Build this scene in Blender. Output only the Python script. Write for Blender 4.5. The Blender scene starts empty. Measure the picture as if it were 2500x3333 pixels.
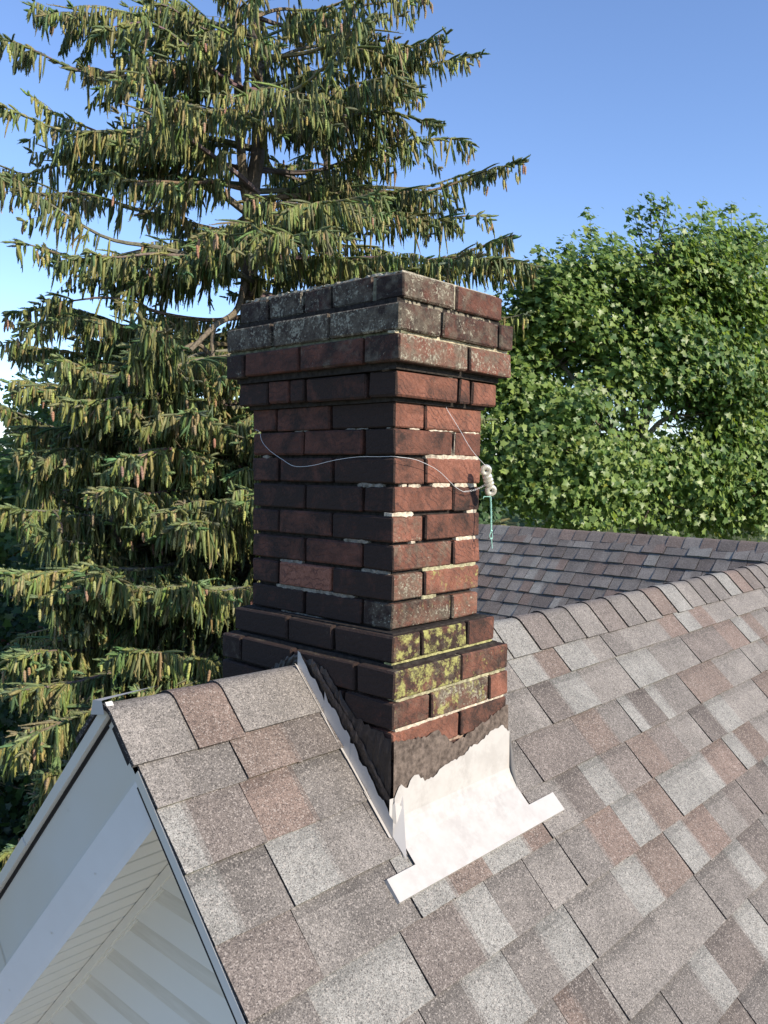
import bpy, math, random
import numpy as np
from mathutils import Vector, Matrix
random.seed(7); RNG = np.random.default_rng(7)
C = bpy.context.scene
COL = C.collection

# ------------------------------------------------------------------ camera
CP = Vector((-1.4138, -1.2673, 0.4721))
RM = ((0.6764, -0.7364, 0.0120), (-0.0285, -0.0425, -0.9987), (0.7360, 0.6752, -0.0497))
FPX = 2700.8
cd = bpy.data.cameras.new('camera'); cam = bpy.data.objects.new('camera', cd); COL.objects.link(cam)
rx, ry, rz = [Vector(r).normalized() for r in RM]
m3 = Matrix(((rx.x, -ry.x, -rz.x), (rx.y, -ry.y, -rz.y), (rx.z, -ry.z, -rz.z)))
cam.matrix_world = Matrix.Translation(CP) @ m3.to_4x4()
cd.sensor_fit = 'HORIZONTAL'; cd.sensor_width = 36; cd.lens = 36 * FPX / 2500
cd.clip_start = 0.05; cd.clip_end = 6000
C.camera = cam

# ------------------------------------------------------------------ sky and sun
SUN = Vector((0.04, -1.0, 0.54)).normalized()          # towards the sun
elev = math.asin(SUN.z)
w = bpy.data.worlds.new('World'); C.world = w; w.use_nodes = True
nt = w.node_tree; bg = nt.nodes['Background']
sky = nt.nodes.new('ShaderNodeTexSky'); sky.sky_type = 'NISHITA'; sky.sun_disc = False
sky.sun_elevation = elev; sky.sun_rotation = math.atan2(SUN.x, SUN.y)
sky.air_density = 1.0; sky.dust_density = 0.25; sky.ozone_density = 3.5; sky.altitude = 100
tint = nt.nodes.new('ShaderNodeMixRGB'); tint.blend_type = 'MULTIPLY'; tint.inputs[0].default_value = 1; tint.inputs[2].default_value = (1.0, .99, 1.10, 1)
nt.links.new(sky.outputs['Color'], tint.inputs[1]); nt.links.new(tint.outputs[0], bg.inputs['Color']); bg.inputs['Strength'].default_value = 0.15
ld = bpy.data.lights.new('sun', 'SUN'); ld.energy = 4.3; ld.angle = math.radians(0.5); ld.color = (1.0, 0.89, 0.74)
sun = bpy.data.objects.new('sun', ld); COL.objects.link(sun)
sun.rotation_euler = SUN.to_track_quat('Z', 'Y').to_euler()
C.view_settings.view_transform = 'Standard'; C.view_settings.look = 'None'
C.view_settings.exposure = 0.57; C.view_settings.gamma = 1

# ------------------------------------------------------------------ helpers
def tag(o, label=None, cat=None, group=None, kind=None):
    if label: o['label'] = label
    if cat: o['category'] = cat
    if group: o['group'] = group
    if kind: o['kind'] = kind
    return o
def empty(name, loc, label, cat, group=None):
    o = bpy.data.objects.new(name, None); COL.objects.link(o); o.location = loc
    o.empty_display_size = .1
    return tag(o, label, cat, group)
class MB:
    """collects verts / faces / per-face attributes and links them as ONE mesh"""
    def __init__(s): s.v = []; s.f = []; s.a = []; s.m = []
    def add(s, vs, fs, attr=(1, 1, 1, 1), mat=0):
        n = len(s.v); s.v += [tuple(p) for p in vs]
        for f in fs:
            s.f.append([i + n for i in f]); s.a.append(tuple(attr)); s.m.append(mat)
    def box(s, a, b, attr=(1, 1, 1, 1), mat=0):
        x0, y0, z0 = a; x1, y1, z1 = b
        s.add([(x0,y0,z0),(x1,y0,z0),(x1,y1,z0),(x0,y1,z0),(x0,y0,z1),(x1,y0,z1),(x1,y1,z1),(x0,y1,z1)],
              [(3,2,1,0),(4,5,6,7),(0,1,5,4),(1,2,6,5),(2,3,7,6),(3,0,4,7)], attr, mat)
    def tube(s, pts, rad, n=6, attr=(1, 1, 1, 1), mat=0, cap=True):
        pts = [Vector(p) for p in pts]
        if not hasattr(rad, '__len__'): rad = [rad] * len(pts)
        vs = []; prev = None
        for i, p in enumerate(pts):
            d = (pts[min(i+1, len(pts)-1)] - pts[max(i-1, 0)])
            if d.length < 1e-9: d = Vector((0, 0, 1))
            d.normalize()
            if prev is None: prev = d.orthogonal().normalized()
            u = (prev - d * prev.dot(d))
            u = u.normalized() if u.length > 1e-6 else d.orthogonal().normalized()
            prev = u; w_ = d.cross(u)
            for k in range(n):
                an = 2 * math.pi * k / n
                vs.append(p + (u * math.cos(an) + w_ * math.sin(an)) * rad[i])
        fs = []
        for i in range(len(pts) - 1):
            for k in range(n):
                fs.append((i*n+k, i*n+(k+1) % n, (i+1)*n+(k+1) % n, (i+1)*n+k))
        if cap: fs.append(tuple(range(n))[::-1]); fs.append(tuple((len(pts)-1)*n+k for k in range(n)))
        s.add(vs, fs, attr, mat)
    def build(s, name, mats, parent=None, smooth=False, loc=None):
        me = bpy.data.meshes.new(name)
        me.from_pydata(s.v, [], s.f); me.update()
        if not isinstance(mats, (list, tuple)): mats = [mats]
        for m in mats: me.materials.append(m)
        at = me.attributes.new('col', 'FLOAT_COLOR', 'FACE')
        at.data.foreach_set('color', np.array(s.a, dtype=np.float32).ravel())
        me.polygons.foreach_set('material_index', s.m)
        if smooth: me.polygons.foreach_set('use_smooth', [True] * len(s.f))
        o = bpy.data.objects.new(name, me); COL.objects.link(o)
        if parent: link(o, parent)
        return o
def link(o, parent):
    """parent while keeping the mesh at its world place"""
    o.parent = parent
    wl = Vector((0, 0, 0)); p = parent
    while p: wl += p.location; p = p.parent
    o.location = -wl if o.type == 'MESH' else o.location
    o.location = o.location
def npmesh(name, V, F, colr, mat, parent=None, smooth=False):
    """V (n,3); F (m,k) all k-gons; colr (m,4)"""
    V = np.asarray(V, dtype=np.float32); F = np.asarray(F, dtype=np.int32)
    me = bpy.data.meshes.new(name); k = F.shape[1]
    me.vertices.add(len(V)); me.vertices.foreach_set('co', V.ravel())
    me.loops.add(F.size); me.loops.foreach_set('vertex_index', F.ravel())
    me.polygons.add(len(F)); me.polygons.foreach_set('loop_start', np.arange(0, F.size, k, dtype=np.int32))
    me.update(calc_edges=True)
    me.materials.append(mat)
    at = me.attributes.new('col', 'FLOAT_COLOR', 'FACE')
    at.data.foreach_set('color', np.asarray(colr, dtype=np.float32).ravel())
    if smooth: me.polygons.foreach_set('use_smooth', [True] * len(F))
    o = bpy.data.objects.new(name, me); COL.objects.link(o)
    if parent: link(o, parent)
    return o

# materials ---------------------------------------------------------
class NT:
    def __init__(s, name):
        s.mat = bpy.data.materials.new(name); s.mat.use_nodes = True
        s.t = s.mat.node_tree; s.b = s.t.nodes['Principled BSDF']; s.out = s.t.nodes['Material Output']
    def n(s, typ, **kw):
        nd = s.t.nodes.new('ShaderNode' + typ)
        for k, v in kw.items():
            if k.startswith('i_'):
                nd.inputs[int(k[2:]) if k[2:].isdigit() else k[2:].replace('_', ' ')].default_value = v
            else: setattr(nd, k, v)
        return nd
    def l(s, a, b): s.t.links.new(a, b)
    def attr(s, name='col'): return s.n('Attribute', attribute_name=name)
    def coord(s): return s.n('TexCoord').outputs['Object']
    def noise(s, scale, detail=3, rough=.55, vec=None, dist=0.0):
        nd = s.n('TexNoise'); nd.inputs['Scale'].default_value = scale; nd.inputs['Detail'].default_value = detail
        nd.inputs['Roughness'].default_value = rough; nd.inputs['Distortion'].default_value = dist
        s.l(vec if vec else s.coord(), nd.inputs['Vector']); return nd.outputs['Fac']
    def ramp(s, src, a, b, lo=0.0, hi=1.0):
        nd = s.n('MapRange'); nd.inputs[1].default_value = a; nd.inputs[2].default_value = b
        nd.inputs[3].default_value = lo; nd.inputs[4].default_value = hi
        s.l(src, nd.inputs[0]); return nd.outputs[0]
    def mix(s, fac, a, b, mode='MIX'):
        nd = s.n('MixRGB', blend_type=mode)
        for i, x in ((0, fac), (1, a), (2, b)):
            if isinstance(x, (int, float)): nd.inputs[i].default_value = x
            elif isinstance(x, tuple): nd.inputs[i].default_value = (*x[:3], 1)
            else: s.l(x, nd.inputs[i])
        return nd.outputs[0]
    def math(s, op, a, b=0.0):
        nd = s.n('Math', operation=op)
        for i, x in ((0, a), (1, b)):
            if isinstance(x, (int, float)): nd.inputs[i].default_value = x
            else: s.l(x, nd.inputs[i])
        return nd.outputs[0]
    def sep(s, c):
        nd = s.n('SeparateColor'); s.l(c, nd.inputs[0]); return nd.outputs
    def bump(s, h, strength=.5, dist=.002):
        nd = s.n('Bump'); nd.inputs['Strength'].default_value = strength; nd.inputs['Distance'].default_value = dist
        s.l(h, nd.inputs['Height']); s.l(nd.outputs[0], s.b.inputs['Normal'])
    def base(s, c, rough=.8, spec=.3):
        if isinstance(c, tuple): s.b.inputs['Base Color'].default_value = (*c[:3], 1)
        else: s.l(c, s.b.inputs['Base Color'])
        s.b.inputs['Roughness'].default_value = rough; s.b.inputs['Specular IOR Level'].default_value = spec
        return s.mat

def mat_plain(name, c, rough=.7, spec=.3, var=.12, scale=6.0):
    n = NT(name); a = n.noise(scale, 4)
    k = n.ramp(a, .3, .7, 1 - var, 1 + var)
    cc = n.mix(1.0, c, n.t.nodes.new('ShaderNodeCombineColor').outputs[0], 'MULTIPLY')
    cb = [x for x in n.t.nodes if x.bl_idname == 'ShaderNodeCombineColor'][0]
    for i in range(3): n.l(k, cb.inputs[i])
    return n.base(cc, rough, spec)

def mat_shingle():
    n = NT('asphalt_shingle'); A = n.attr(); co = n.coord()
    big = n.noise(9.0, 5, .65)
    fine = n.noise(430, 2, .7, co)
    mid = n.noise(90, 3, .6, co)
    v = n.n('TexVoronoi'); v.inputs['Scale'].default_value = 380; n.l(co, v.inputs['Vector'])
    vc = n.sep(v.outputs['Color'])[0]
    c = A.outputs['Color']
    k = n.math('MULTIPLY', n.ramp(fine, .32, .68, .45, 1.55), n.ramp(mid, .35, .65, .86, 1.14))
    k = n.math('MULTIPLY', k, n.ramp(big, .3, .7, .82, 1.18))
    cmb = n.n('CombineColor')
    for i in range(3): n.l(k, cmb.inputs[i])
    c = n.mix(1.0, c, cmb.outputs[0], 'MULTIPLY')
    # single pale and dark granules
    c = n.mix(n.ramp(vc, .86, .92, 0, .42), c, (.46, .41, .36))
    c = n.mix(n.ramp(vc, .14, .08, 0, .6), c, (.035, .03, .03))
    n.bump(fine, .6, .0025)
    return n.base(c, .88, .35)
def mat_brick():
    # col.r = soot, col.g = tone, col.b = lichen, a = yellow lichen
    n = NT('weathered_brick'); A = n.attr(); s = n.sep(A.outputs['Color']); soot, tone, lich = s[0], s[1], s[2]
    yel = A.outputs['Alpha']; co = n.coord()
    n1 = n.noise(16, 5, .65, co, .6); n2 = n.noise(60, 4, .6, co, 2.2); n3 = n.noise(320, 2, .6, co)
    red = n.mix(n.ramp(tone, 0, 1), (.160, .062, .044), (.31, .138, .092))
    red = n.mix(n.ramp(n2, .35, .65), n.mix(1.0, red, (.62, .55, .5), 'MULTIPLY'), red)
    # drag creases of the wire-cut face
    wv = n.n('TexWave'); wv.inputs['Scale'].default_value = 22; wv.inputs['Distortion'].default_value = 9
    wv.inputs['Detail'].default_value = 3; wv.inputs['Detail Scale'].default_value = 1.6
    mp = n.n('Mapping'); mp.inputs['Rotation'].default_value = (.5, .9, .3); n.l(co, mp.inputs[0]); n.l(mp.outputs[0], wv.inputs['Vector'])
    crease = n.ramp(wv.outputs['Fac'], .0, .22, 1, 0)
    red = n.mix(n.math('MULTIPLY', n.math('MULTIPLY', crease, n.ramp(n.noise(9, 2, .5, co), .42, .6)), .6), red, (.06, .03, .028))
    # burnt / sooty blotches: threshold follows the soot value
    th = n.math('ADD', n.math('MULTIPLY', n.math('ADD', n.math('MULTIPLY', n1, .62), n.math('MULTIPLY', n2, .38)), 1.0), n.math('MULTIPLY', soot, .36))
    sf = n.ramp(th, .555, .82)
    c = n.mix(n.math('MULTIPLY', sf, .93), red, (.024, .018, .015))
    # grey weathering + lichen specks
    ln = n.math('ADD', n.math('MULTIPLY', n.noise(150, 4, .7, co), .62), n.math('MULTIPLY', n.noise(28, 3, .6, co), .38))
    lf = n.ramp(n.math('ADD', ln, n.math('MULTIPLY', lich, .22)), .73, .79, 0, .8)
    grey = n.ramp(n.math('ADD', n.noise(30, 5, .7, co), n.math('MULTIPLY', lich, .34)), .68, .92, 0, .85)
    c = n.mix(grey, c, n.mix(n.ramp(n.noise(70, 4, .6, co), .4, .6), (.10, .083, .060), (.155, .132, .096)))
    c = n.mix(n.math('MULTIPLY', lf, n.ramp(lich, .02, .12)), c, (.34, .32, .24))
    yf = n.ramp(n.math('ADD', n.noise(38, 6, .75, co), n.math('MULTIPLY', yel, .24)), .70, .82)
    c = n.mix(n.math('MULTIPLY', yf, n.ramp(yel, .02, .1)), c, (.31, .30, .10))
    k = n.ramp(n3, .3, .7, .8, 1.2); cmb = n.n('CombineColor')
    for i in range(3): n.l(k, cmb.inputs[i])
    c = n.mix(1.0, c, cmb.outputs[0], 'MULTIPLY')
    h = n.math('ADD', n.math('MULTIPLY', n2, .6), n.math('SUBTRACT', n.math('MULTIPLY', n3, .3), n.math('MULTIPLY', crease, .3)))
    n.bump(h, .55, .004)
    return n.base(c, .85, .25)
def mat_attr(name, rough=.85, spec=.2, var=.25, scale=60, bump=.4, bd=.004):
    n = NT(name); A = n.attr(); a = n.noise(scale, 5, .65)
    k = n.ramp(a, .3, .7, 1 - var, 1 + var); cmb = n.n('CombineColor')
    for i in range(3): n.l(k, cmb.inputs[i])
    if bump: n.bump(a, bump, bd)
    return n.base(n.mix(1.0, A.outputs['Color'], cmb.outputs[0], 'MULTIPLY'), rough, spec)
def mat_leaf(name, trans=.3, rough=.5, spec=.35):
    n = NT(name); A = n.attr(); c = A.outputs['Color']
    n.base(c, rough, spec)
    tr = n.n('BsdfTranslucent'); n.l(n.mix(1.0, c, (1.1, 1.15, .55), 'MULTIPLY'), tr.inputs['Color'])
    mx = n.n('MixShader'); mx.inputs[0].default_value = trans
    n.l(n.b.outputs[0], mx.inputs[1]); n.l(tr.outputs[0], mx.inputs[2]); n.l(mx.outputs[0], n.out.inputs['Surface'])
    return n.mat
M = dict(
    shingle=mat_shingle(), brick=mat_brick(),
    mortar=mat_attr('old_mortar', .95, .1, .6, 70, .8, .005),
    tar=mat_attr('roofing_tar', .5, .4, .4, 22, .7, .008),
    spruce=mat_leaf('spruce_needles', .22, .55, .3), leaf=mat_leaf('maple_leaf', .42, .42, .5),
    bark=mat_attr('bark', .9, .15, .4, 30, .7, .01), cone=mat_attr('cone_scales', .7, .25, .3, 120, .5, .004),
)
def mat_metal():
    n = NT('white_coated_metal'); co = n.coord()
    st = n.noise(26, 6, .7, co); st2 = n.noise(7, 4, .6, co)
    A = n.attr(); s = n.sep(A.outputs['Color'])[0]
    f = n.math('MULTIPLY', n.ramp(st, .40, .58), n.ramp(st2, .35, .58)); f = n.math('MULTIPLY', f, s)
    c = n.mix(f, (.47, .445, .41), (.385, .36, .33)); n.bump(n.noise(7, 3, .5, co), .3, .008)
    return n.base(c, .42, .4)
M['metal'] = mat_metal()
def mat_siding():
    n = NT('vinyl_siding'); A = n.attr(); co = n.coord()
    sc = n.n('Mapping'); sc.inputs['Scale'].default_value = (1, 1.2, 14); n.l(co, sc.inputs[0])
    st = n.noise(3.2, 5, .65, sc.outputs[0])
    al = n.sep(A.outputs['Color'])
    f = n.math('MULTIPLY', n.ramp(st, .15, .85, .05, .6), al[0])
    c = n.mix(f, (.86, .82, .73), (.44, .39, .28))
    c = n.mix(n.ramp(al[1], .5, 0), c, (.05, .045, .035))  # shadow under the lap lips put into the colour; soffit grooves share it
    return n.base(c, .5, .35)
M['siding'] = mat_siding()
def mat_fascia():
    n = NT('fascia_coil'); co = n.coord()
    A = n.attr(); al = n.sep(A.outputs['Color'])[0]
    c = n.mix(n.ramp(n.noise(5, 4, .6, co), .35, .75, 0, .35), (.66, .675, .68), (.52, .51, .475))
    c = n.mix(n.math('MULTIPLY', n.ramp(al, 1, 0), n.ramp(n.noise(2, 3, .6, co), .3, .7, .45, 1)), c, (.60, .565, .49))  # warm ground reflection of the upper faces, put into the colour
    n.bump(n.noise(3, 2, .5, co), .2, .01)
    return n.base(c, .33, .5)
M['fascia'] = mat_fascia()
M['dark'] = mat_plain('dark_underlayment', (.02, .018, .018), .9)
M['ground'] = mat_plain('lawn', (.085, .10, .04), .95, .1, .35, .8)
M['hill'] = mat_plain('hill_woods', (.10, .15, .13), .95, .05, .2, .05)

def G_(*c): return (*c, 1.0)

# ------------------------------------------------------------------ the setting
mb = MB(); mb.add([(-3000,-3000,-7.2),(3000,-3000,-7.2),(3000,3000,-7.2),(-3000,3000,-7.2)], [(0,1,2,3)])
g = mb.build('ground', M['ground']); tag(g, kind='structure')
mb = MB(); mb.add([(-9,-9,-7.19),(-.9,-9,-7.19),(-.9,9,-7.19),(-9,9,-7.19)], [(0,1,2,3)])
dr = mb.build('bounce_sheet', mat_plain('bounce_pale', (.50,.46,.40), .9, .1, .15, 1.5)); tag(dr, kind='structure')  # added unseen pale sheet that bounces sunlight onto the gable and soffit
mb = MB(); NH = 160
for ring, (rad, h0, amp) in enumerate(((900, 16, 16), (1900, 60, 34))):
    for k in range(NH):
        a0 = 2*math.pi*k/NH; a1 = 2*math.pi*(k+1)/NH
        def hh(a): return h0 + amp*(.5*math.sin(a*5+ring) + .3*math.sin(a*13+2*ring) + .12*math.sin(a*57) + .08*math.sin(a*131))
        pts = []
        for (rr, f) in ((rad*.75, -.5), (rad, 1), (rad*1.3, -.5)):
            for a in (a0, a1):
                pts.append((rr*math.cos(a), rr*math.sin(a), (hh(a)*.55-7) if f > 0 else -9))
        mb.add(pts, [(0,1,3,2),(2,3,5,4)])
hl = mb.build('hills', M['hill'], smooth=True); tag(hl, kind='structure')

# ------------------------------------------------------------------ the house
YR, TP = 0.2594, 1.033
TH = math.atan(TP); SN, CS = math.sin(TH), math.cos(TH)
XG = -0.567                       # gable edge of the roof
XW, ZW = 5.5, -0.045              # ridge of the rear wing
house = empty('house', (2.5, YR, -7.2), 'house with grey and brown shingled gable roofs, white siding and an old red brick chimney', 'house')

PAL = [((.150,.134,.120), 3.2), ((.175,.159,.142), 3.0), ((.228,.220,.198), 2.2), ((.156,.132,.115), 2.2), ((.175,.130,.107), 1.2), ((.125,.107,.095), 1.6), ((.205,.188,.168), 1.8)]
PALD = dict(g=(.158,.142,.126), l=(.232,.224,.202), m=(.196,.178,.158), d=(.130,.111,.097), b=(.162,.124,.102), r=(.180,.134,.110), t=(.158,.134,.117))
def rcol(rng):
    t = rng.random()*sum(w_ for _, w_ in PAL)
    for c, w_ in PAL:
        t -= w_
        if t < 0: break
    k = rng.uniform(.9, 1.1)
    return tuple(x*k for x in c)
class Slope:
    """a roof plane: origin O, U along the ridge, V down the slope, Nn outward"""
    def __init__(s, O, U, V):
        s.O = Vector(O); s.U = Vector(U).normalized(); s.V = Vector(V).normalized()
        s.N = s.U.cross(s.V).normalized()
        if s.N.z < 0: s.N = -s.N
    def p(s, u, v, n=0): return s.O + s.U*u + s.V*v + s.N*n
def block(mb, S, u0, u1, v0, v1, hi, col, band, gap0=0.0, gap1=0.0, rng=random, thick=1.0):
    """one exposed shingle tab; lies between butt lines v0 (above) and v1 (its own butt)"""
    t = (.0045 + (.0035 if hi else 0.0))*thick
    a0, a1 = u0 + gap0, u1 - gap1
    vv = [v0 - .03, v0 + (v1-v0)*.17, v0 + (v1-v0)*.34, v1 + rng.uniform(-.0012, .0012)]
    nn = [0.0005, None, None, t]
    for i in (1, 2):
        f = (vv[i]-vv[0])/(vv[3]-vv[0]); nn[i] = .0005 + (t-.0005)*f
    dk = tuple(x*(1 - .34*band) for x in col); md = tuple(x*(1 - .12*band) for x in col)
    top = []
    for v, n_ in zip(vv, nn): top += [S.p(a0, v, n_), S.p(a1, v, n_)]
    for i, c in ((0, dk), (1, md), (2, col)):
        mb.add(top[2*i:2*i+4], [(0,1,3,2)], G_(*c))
    col = tuple(x*w_ for x, w_ in zip(col, (1.12, 1.135, .95)))
    drk = tuple(x*.85 for x in col)
    mb.add([S.p(a0, vv[3], t), S.p(a1, vv[3], t), S.p(a1, vv[3], -.002), S.p(a0, vv[3], -.002)], [(0,1,2,3)], G_(*drk))
    for a in (a0, a1):
        if a <= u0 + .004 and (gap0 or a == XG) or hi: mb.add([S.p(a, vv[0], .0005), S.p(a, vv[3], t), S.p(a, vv[3], -.002), S.p(a, vv[0], -.002)], [(0,1,2,3)], G_(.03,.027,.027))
def auto_row(rng, u0, u1):
    """list of (u_start, u_end, colour, hi, slit_before)"""
    out = []; u = u0 - rng.uniform(0, .2); hi = rng.random() < .5
    while u < u1:
        wd = rng.uniform(.10, .20)
        hi = not hi if rng.random() < .8 else hi
        n = 1 if wd < .13 or rng.random() < .45 else 2
        cuts = [0, 1] if n == 1 else [0, rng.uniform(.3, .7), 1]
        for i in range(n):
            out.append((u+wd*cuts[i], u+wd*cuts[i+1], rcol(rng), hi, i == 0))
        u += wd
    return out
def lay(mb, S, vlist, u0, u1, rng, clip=None, rows=None, gap=.0027, thick=1.0):
    for k in range(1, len(vlist)):
        v0, v1 = vlist[k-1], vlist[k]
        row = auto_row(rng, u0, u1)
        if rows and k in rows:
            ex = rows[k]; lo, hi_ = ex[0][0], ex[-1][1]
            left_ = [(r[0], min(r[1], lo), *r[2:]) for r in row if r[0] < lo]
            right_ = [(max(r[0], hi_), *r[1:4], r[4] or r[0] < hi_) for r in row if r[1] > hi_]
            row = left_ + ex + right_
        fine_ = []
        for i_, (a, b, c, h, sl) in enumerate(row):
            nx = row[i_+1] if i_+1 < len(row) else None
            e = b
            if nx and not nx[4] and nx[3] == h and b-a > .04: e = b - .012
            n_ = max(1, int((e-a)/.055))
            for q_ in range(n_):
                kk_ = rng.uniform(.95, 1.05)
                fine_.append((a+(e-a)*q_/n_, a+(e-a)*(q_+1)/n_, tuple(x*kk_ for x in c), h, sl and q_ == 0))
            if e < b:
                fine_.append((e, b, tuple((x+y)/2 for x, y in zip(c, nx[2])), h, False))
        band_ = {}
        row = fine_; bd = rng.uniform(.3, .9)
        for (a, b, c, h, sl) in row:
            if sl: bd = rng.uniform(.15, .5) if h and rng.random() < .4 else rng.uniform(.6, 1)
            a, b = max(a, u0), min(b, u1)
            if clip:
                cl = clip(.5*(v0+v1));
                a, b = max(a, cl[0]), min(b, cl[1])
            if b - a < .003: continue
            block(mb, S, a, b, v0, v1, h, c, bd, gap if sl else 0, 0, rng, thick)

K = 1/CS                          # slope length per metre of y
FS = Slope((0, YR, 0), (1, 0, 0), (0, -CS, -SN))
BS = Slope((0, YR, 0), (1, 0, 0), (0, CS, -SN))
bl = [(YR - (.0883 - .0925*k))*K for k in range(-1, 37)]     # butt lines down the front slope
vEave = bl[-1]
def rs(spec):
    """hand-read row: 'x0 [|]col x1 [|]col x2 ...'; | marks a slit; capital = raised tab"""
    tk = spec.split(); out = []
    for i in range(0, len(tk)-2, 2):
        c = tk[i+1]; sl = c.startswith('|'); c = c.strip('|')
        k = random.uniform(.94, 1.06)
        out.append((float(tk[i]), float(tk[i+2]), tuple(x*k for x in PALD[c.lower()]), c.isupper(), sl))
    return out
ROWS = {}
ROWS[1] = "-0.60 |M -0.487 g -0.350 |B -0.199 D 0.200 |m 0.700 |l 0.847 b 0.969 |L 1.157 |m 1.281 |G 1.423 M 1.585 |m 1.754 r 1.910 |L 2.059 R 2.206 |m 2.459 |M 2.764 |m 2.964"
ROWS[2] = "-0.60 |L -0.502 T -0.373 |r -0.229 g -0.064 |B 0.200 |m 0.708 |D 0.844 L 1.004 |m 1.273 |L 1.519 |m 1.819 |T 2.161 |r 2.368 |L 2.499 B 2.623 |m 2.823"
ROWS[3] = "-0.60 |l -0.495 g -0.382 |L -0.244 M -0.100 |g 0.200 |g 0.510 |T 0.806 |b 0.967 g 1.102 |L 1.178 D 1.307 |l 1.386 g 1.583 |B 1.911 |m 2.231 |M 2.431"
ROWS[4] = "-0.60 |T -0.392 |m -0.268 g -0.111 |L 0.016 B 0.144 |l 0.317 r 0.408 |M 0.564 D 0.691 |l 0.823 t 0.987 |B 1.141 T 1.279 |m 1.464 |D 1.611 L 1.770 |m 2.113 |B 2.313"
ROWS[5] = "-0.60 |G -0.434 l -0.179 |T 0.004 L 0.109 |g 0.265 |m 0.422 |G 0.570 R 0.713 |l 0.863 b 1.005 |L 1.263 |l 1.359 r 1.545 |L 1.656 B 1.826 |m 2.026"
ROWS[6] = "-0.60 |M -0.229 |G -0.090 L 0.046 |g 0.186 l 0.307 |M 0.541 |l 0.686 b 0.861 |L 0.992 R 1.150 |m 1.315 t 1.432 |T 1.632"
ROWS[7] = "-0.60 |T -0.100 g 0.111 B 0.174 D 0.258 |m 0.283 |M 0.574 |m 0.862 |G 1.085 L 1.191 |t 1.391"
ROWS[8] = "-0.60 |g 0.441 |G 0.609 L 0.708 |d 0.915 l 1.029 |G 1.229"

rng = random.Random(11)
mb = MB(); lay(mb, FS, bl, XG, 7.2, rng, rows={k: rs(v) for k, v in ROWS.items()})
front = mb.build('front_roof_slope', M['shingle'], house)
tag(front, 'sunlit front slope of grey and brown shingles')
rng = random.Random(12)
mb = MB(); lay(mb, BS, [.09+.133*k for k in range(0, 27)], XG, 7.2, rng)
back = mb.build('back_roof_slope', M['shingle'], house)
# decking under both slopes (a thick dark sheet)
mb = MB()
for S in (FS, BS):
    vs = [S.p(u, v, n_) for u in (XG+.004, 7.2) for v in (.045, vEave) for n_ in (-.0025, -.035)]
    mb.add(vs, [(0,1,3,2),(4,6,7,5),(0,4,5,1),(2,3,7,6),(0,2,6,4),(1,5,7,3)])
mb.build('roof_deck', M['dark'], house)

# ridge caps
def cap_section(half, r, n=7):
    """points (across, up) of a bent cap: straight legs joined by an arc"""
    pts = []
    L0 = half
    pts.append((-L0*CS, -L0*SN))
    d0 = r*math.tan(TH/2)*1.0
    for i in range(n+1):
        a = -TH + 2*TH*i/n
        cx, cz = 0, -r/ math.cos(TH)
        pts.append((r*math.sin(a), cz + r*math.cos(a)))
    pts.append((L0*CS, -L0*SN))
    return pts
def cap_run(mb, base, along, across, bounds, flip, cols, half=.150, r=.036, rng=random):
    along = Vector(along); across = Vector(across); base = Vector(base)
    sec = cap_section(half, r)
    for i in range(len(bounds)-1):
        a, b = bounds[i], bounds[i+1]
        c = cols[i] if i < len(cols) else rcol(rng)
        hs = half + rng.uniform(-.004, .004); sec = cap_section(hs, r)
        lift = rng.uniform(.0, .0015); sk = rng.uniform(-.003, .003)
        def ring(x, n_, e=0):
            out = []
            for j, (s_, z_) in enumerate(sec):
                ln = math.hypot(s_, z_ + .0) or 1
                nx = math.sin(-TH) if j == 0 else (math.sin(TH) if j == len(sec)-1 else math.sin(-TH + 2*TH*(j-1)/(len(sec)-3)))
                nz = math.sqrt(1-nx*nx)
                out.append(base + along*(x + sk*(s_/.1) ) + across*(s_ + nx*n_) + Vector((0,0,1))*(z_ + nz*n_))
            return out
        n0, n1 = (.0105+lift, .0055) if not flip else (.0055, .0105+lift)
        x0, x1 = (a, b + .012) if not flip else (a - .012, b)
        R0 = ring(x0, n0); R1 = ring(x1, n1); R2 = ring(x0 if not flip else x1, .001)
        m = len(sec)
        mb.add(R0 + R1, [(j, j+1, m+j+1, m+j) for j in range(m-1)], G_(*c))
        E0 = R0 if not flip else R1
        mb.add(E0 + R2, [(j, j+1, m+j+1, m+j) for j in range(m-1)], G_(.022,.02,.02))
        # thin edge faces along the lower rims
        Q0 = ring(x0, .001); Q1 = ring(x1, .001)
        for j in (0, m-1): mb.add([R0[j], R1[j], Q1[j], Q0[j]], [(0,1,2,3)], G_(*[x*.4 for x in c]))
rng = random.Random(5)
D_ = PALD
mb = MB()
cap_run(mb, (0, YR, 0), (1,0,0), (0,-1,0), [XG-.012, -.430, -.308, -.068], False, [D_['m'], D_['r'], D_['m']], rng=rng)
mb.build('ridge_cap', M['shingle'], house)
mb = MB()
rb = [.41, .583, .736, .889]; x = .889
while x < 5.6: x += .1525; rb.append(x)
cap_run(mb, (0, YR, 0), (1,0,0), (0,-1,0), rb, False, [D_['m'], D_['l'], D_['l'], D_['t'], D_['g'], D_['m'], D_['t'], D_['g'], D_['m'], D_['b'], D_['l'], D_['m']], rng=rng)
rc = mb.build('ridge_cap', M['shingle'], house); 
tag(rc, 'bent shingle caps along the main ridge')

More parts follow.
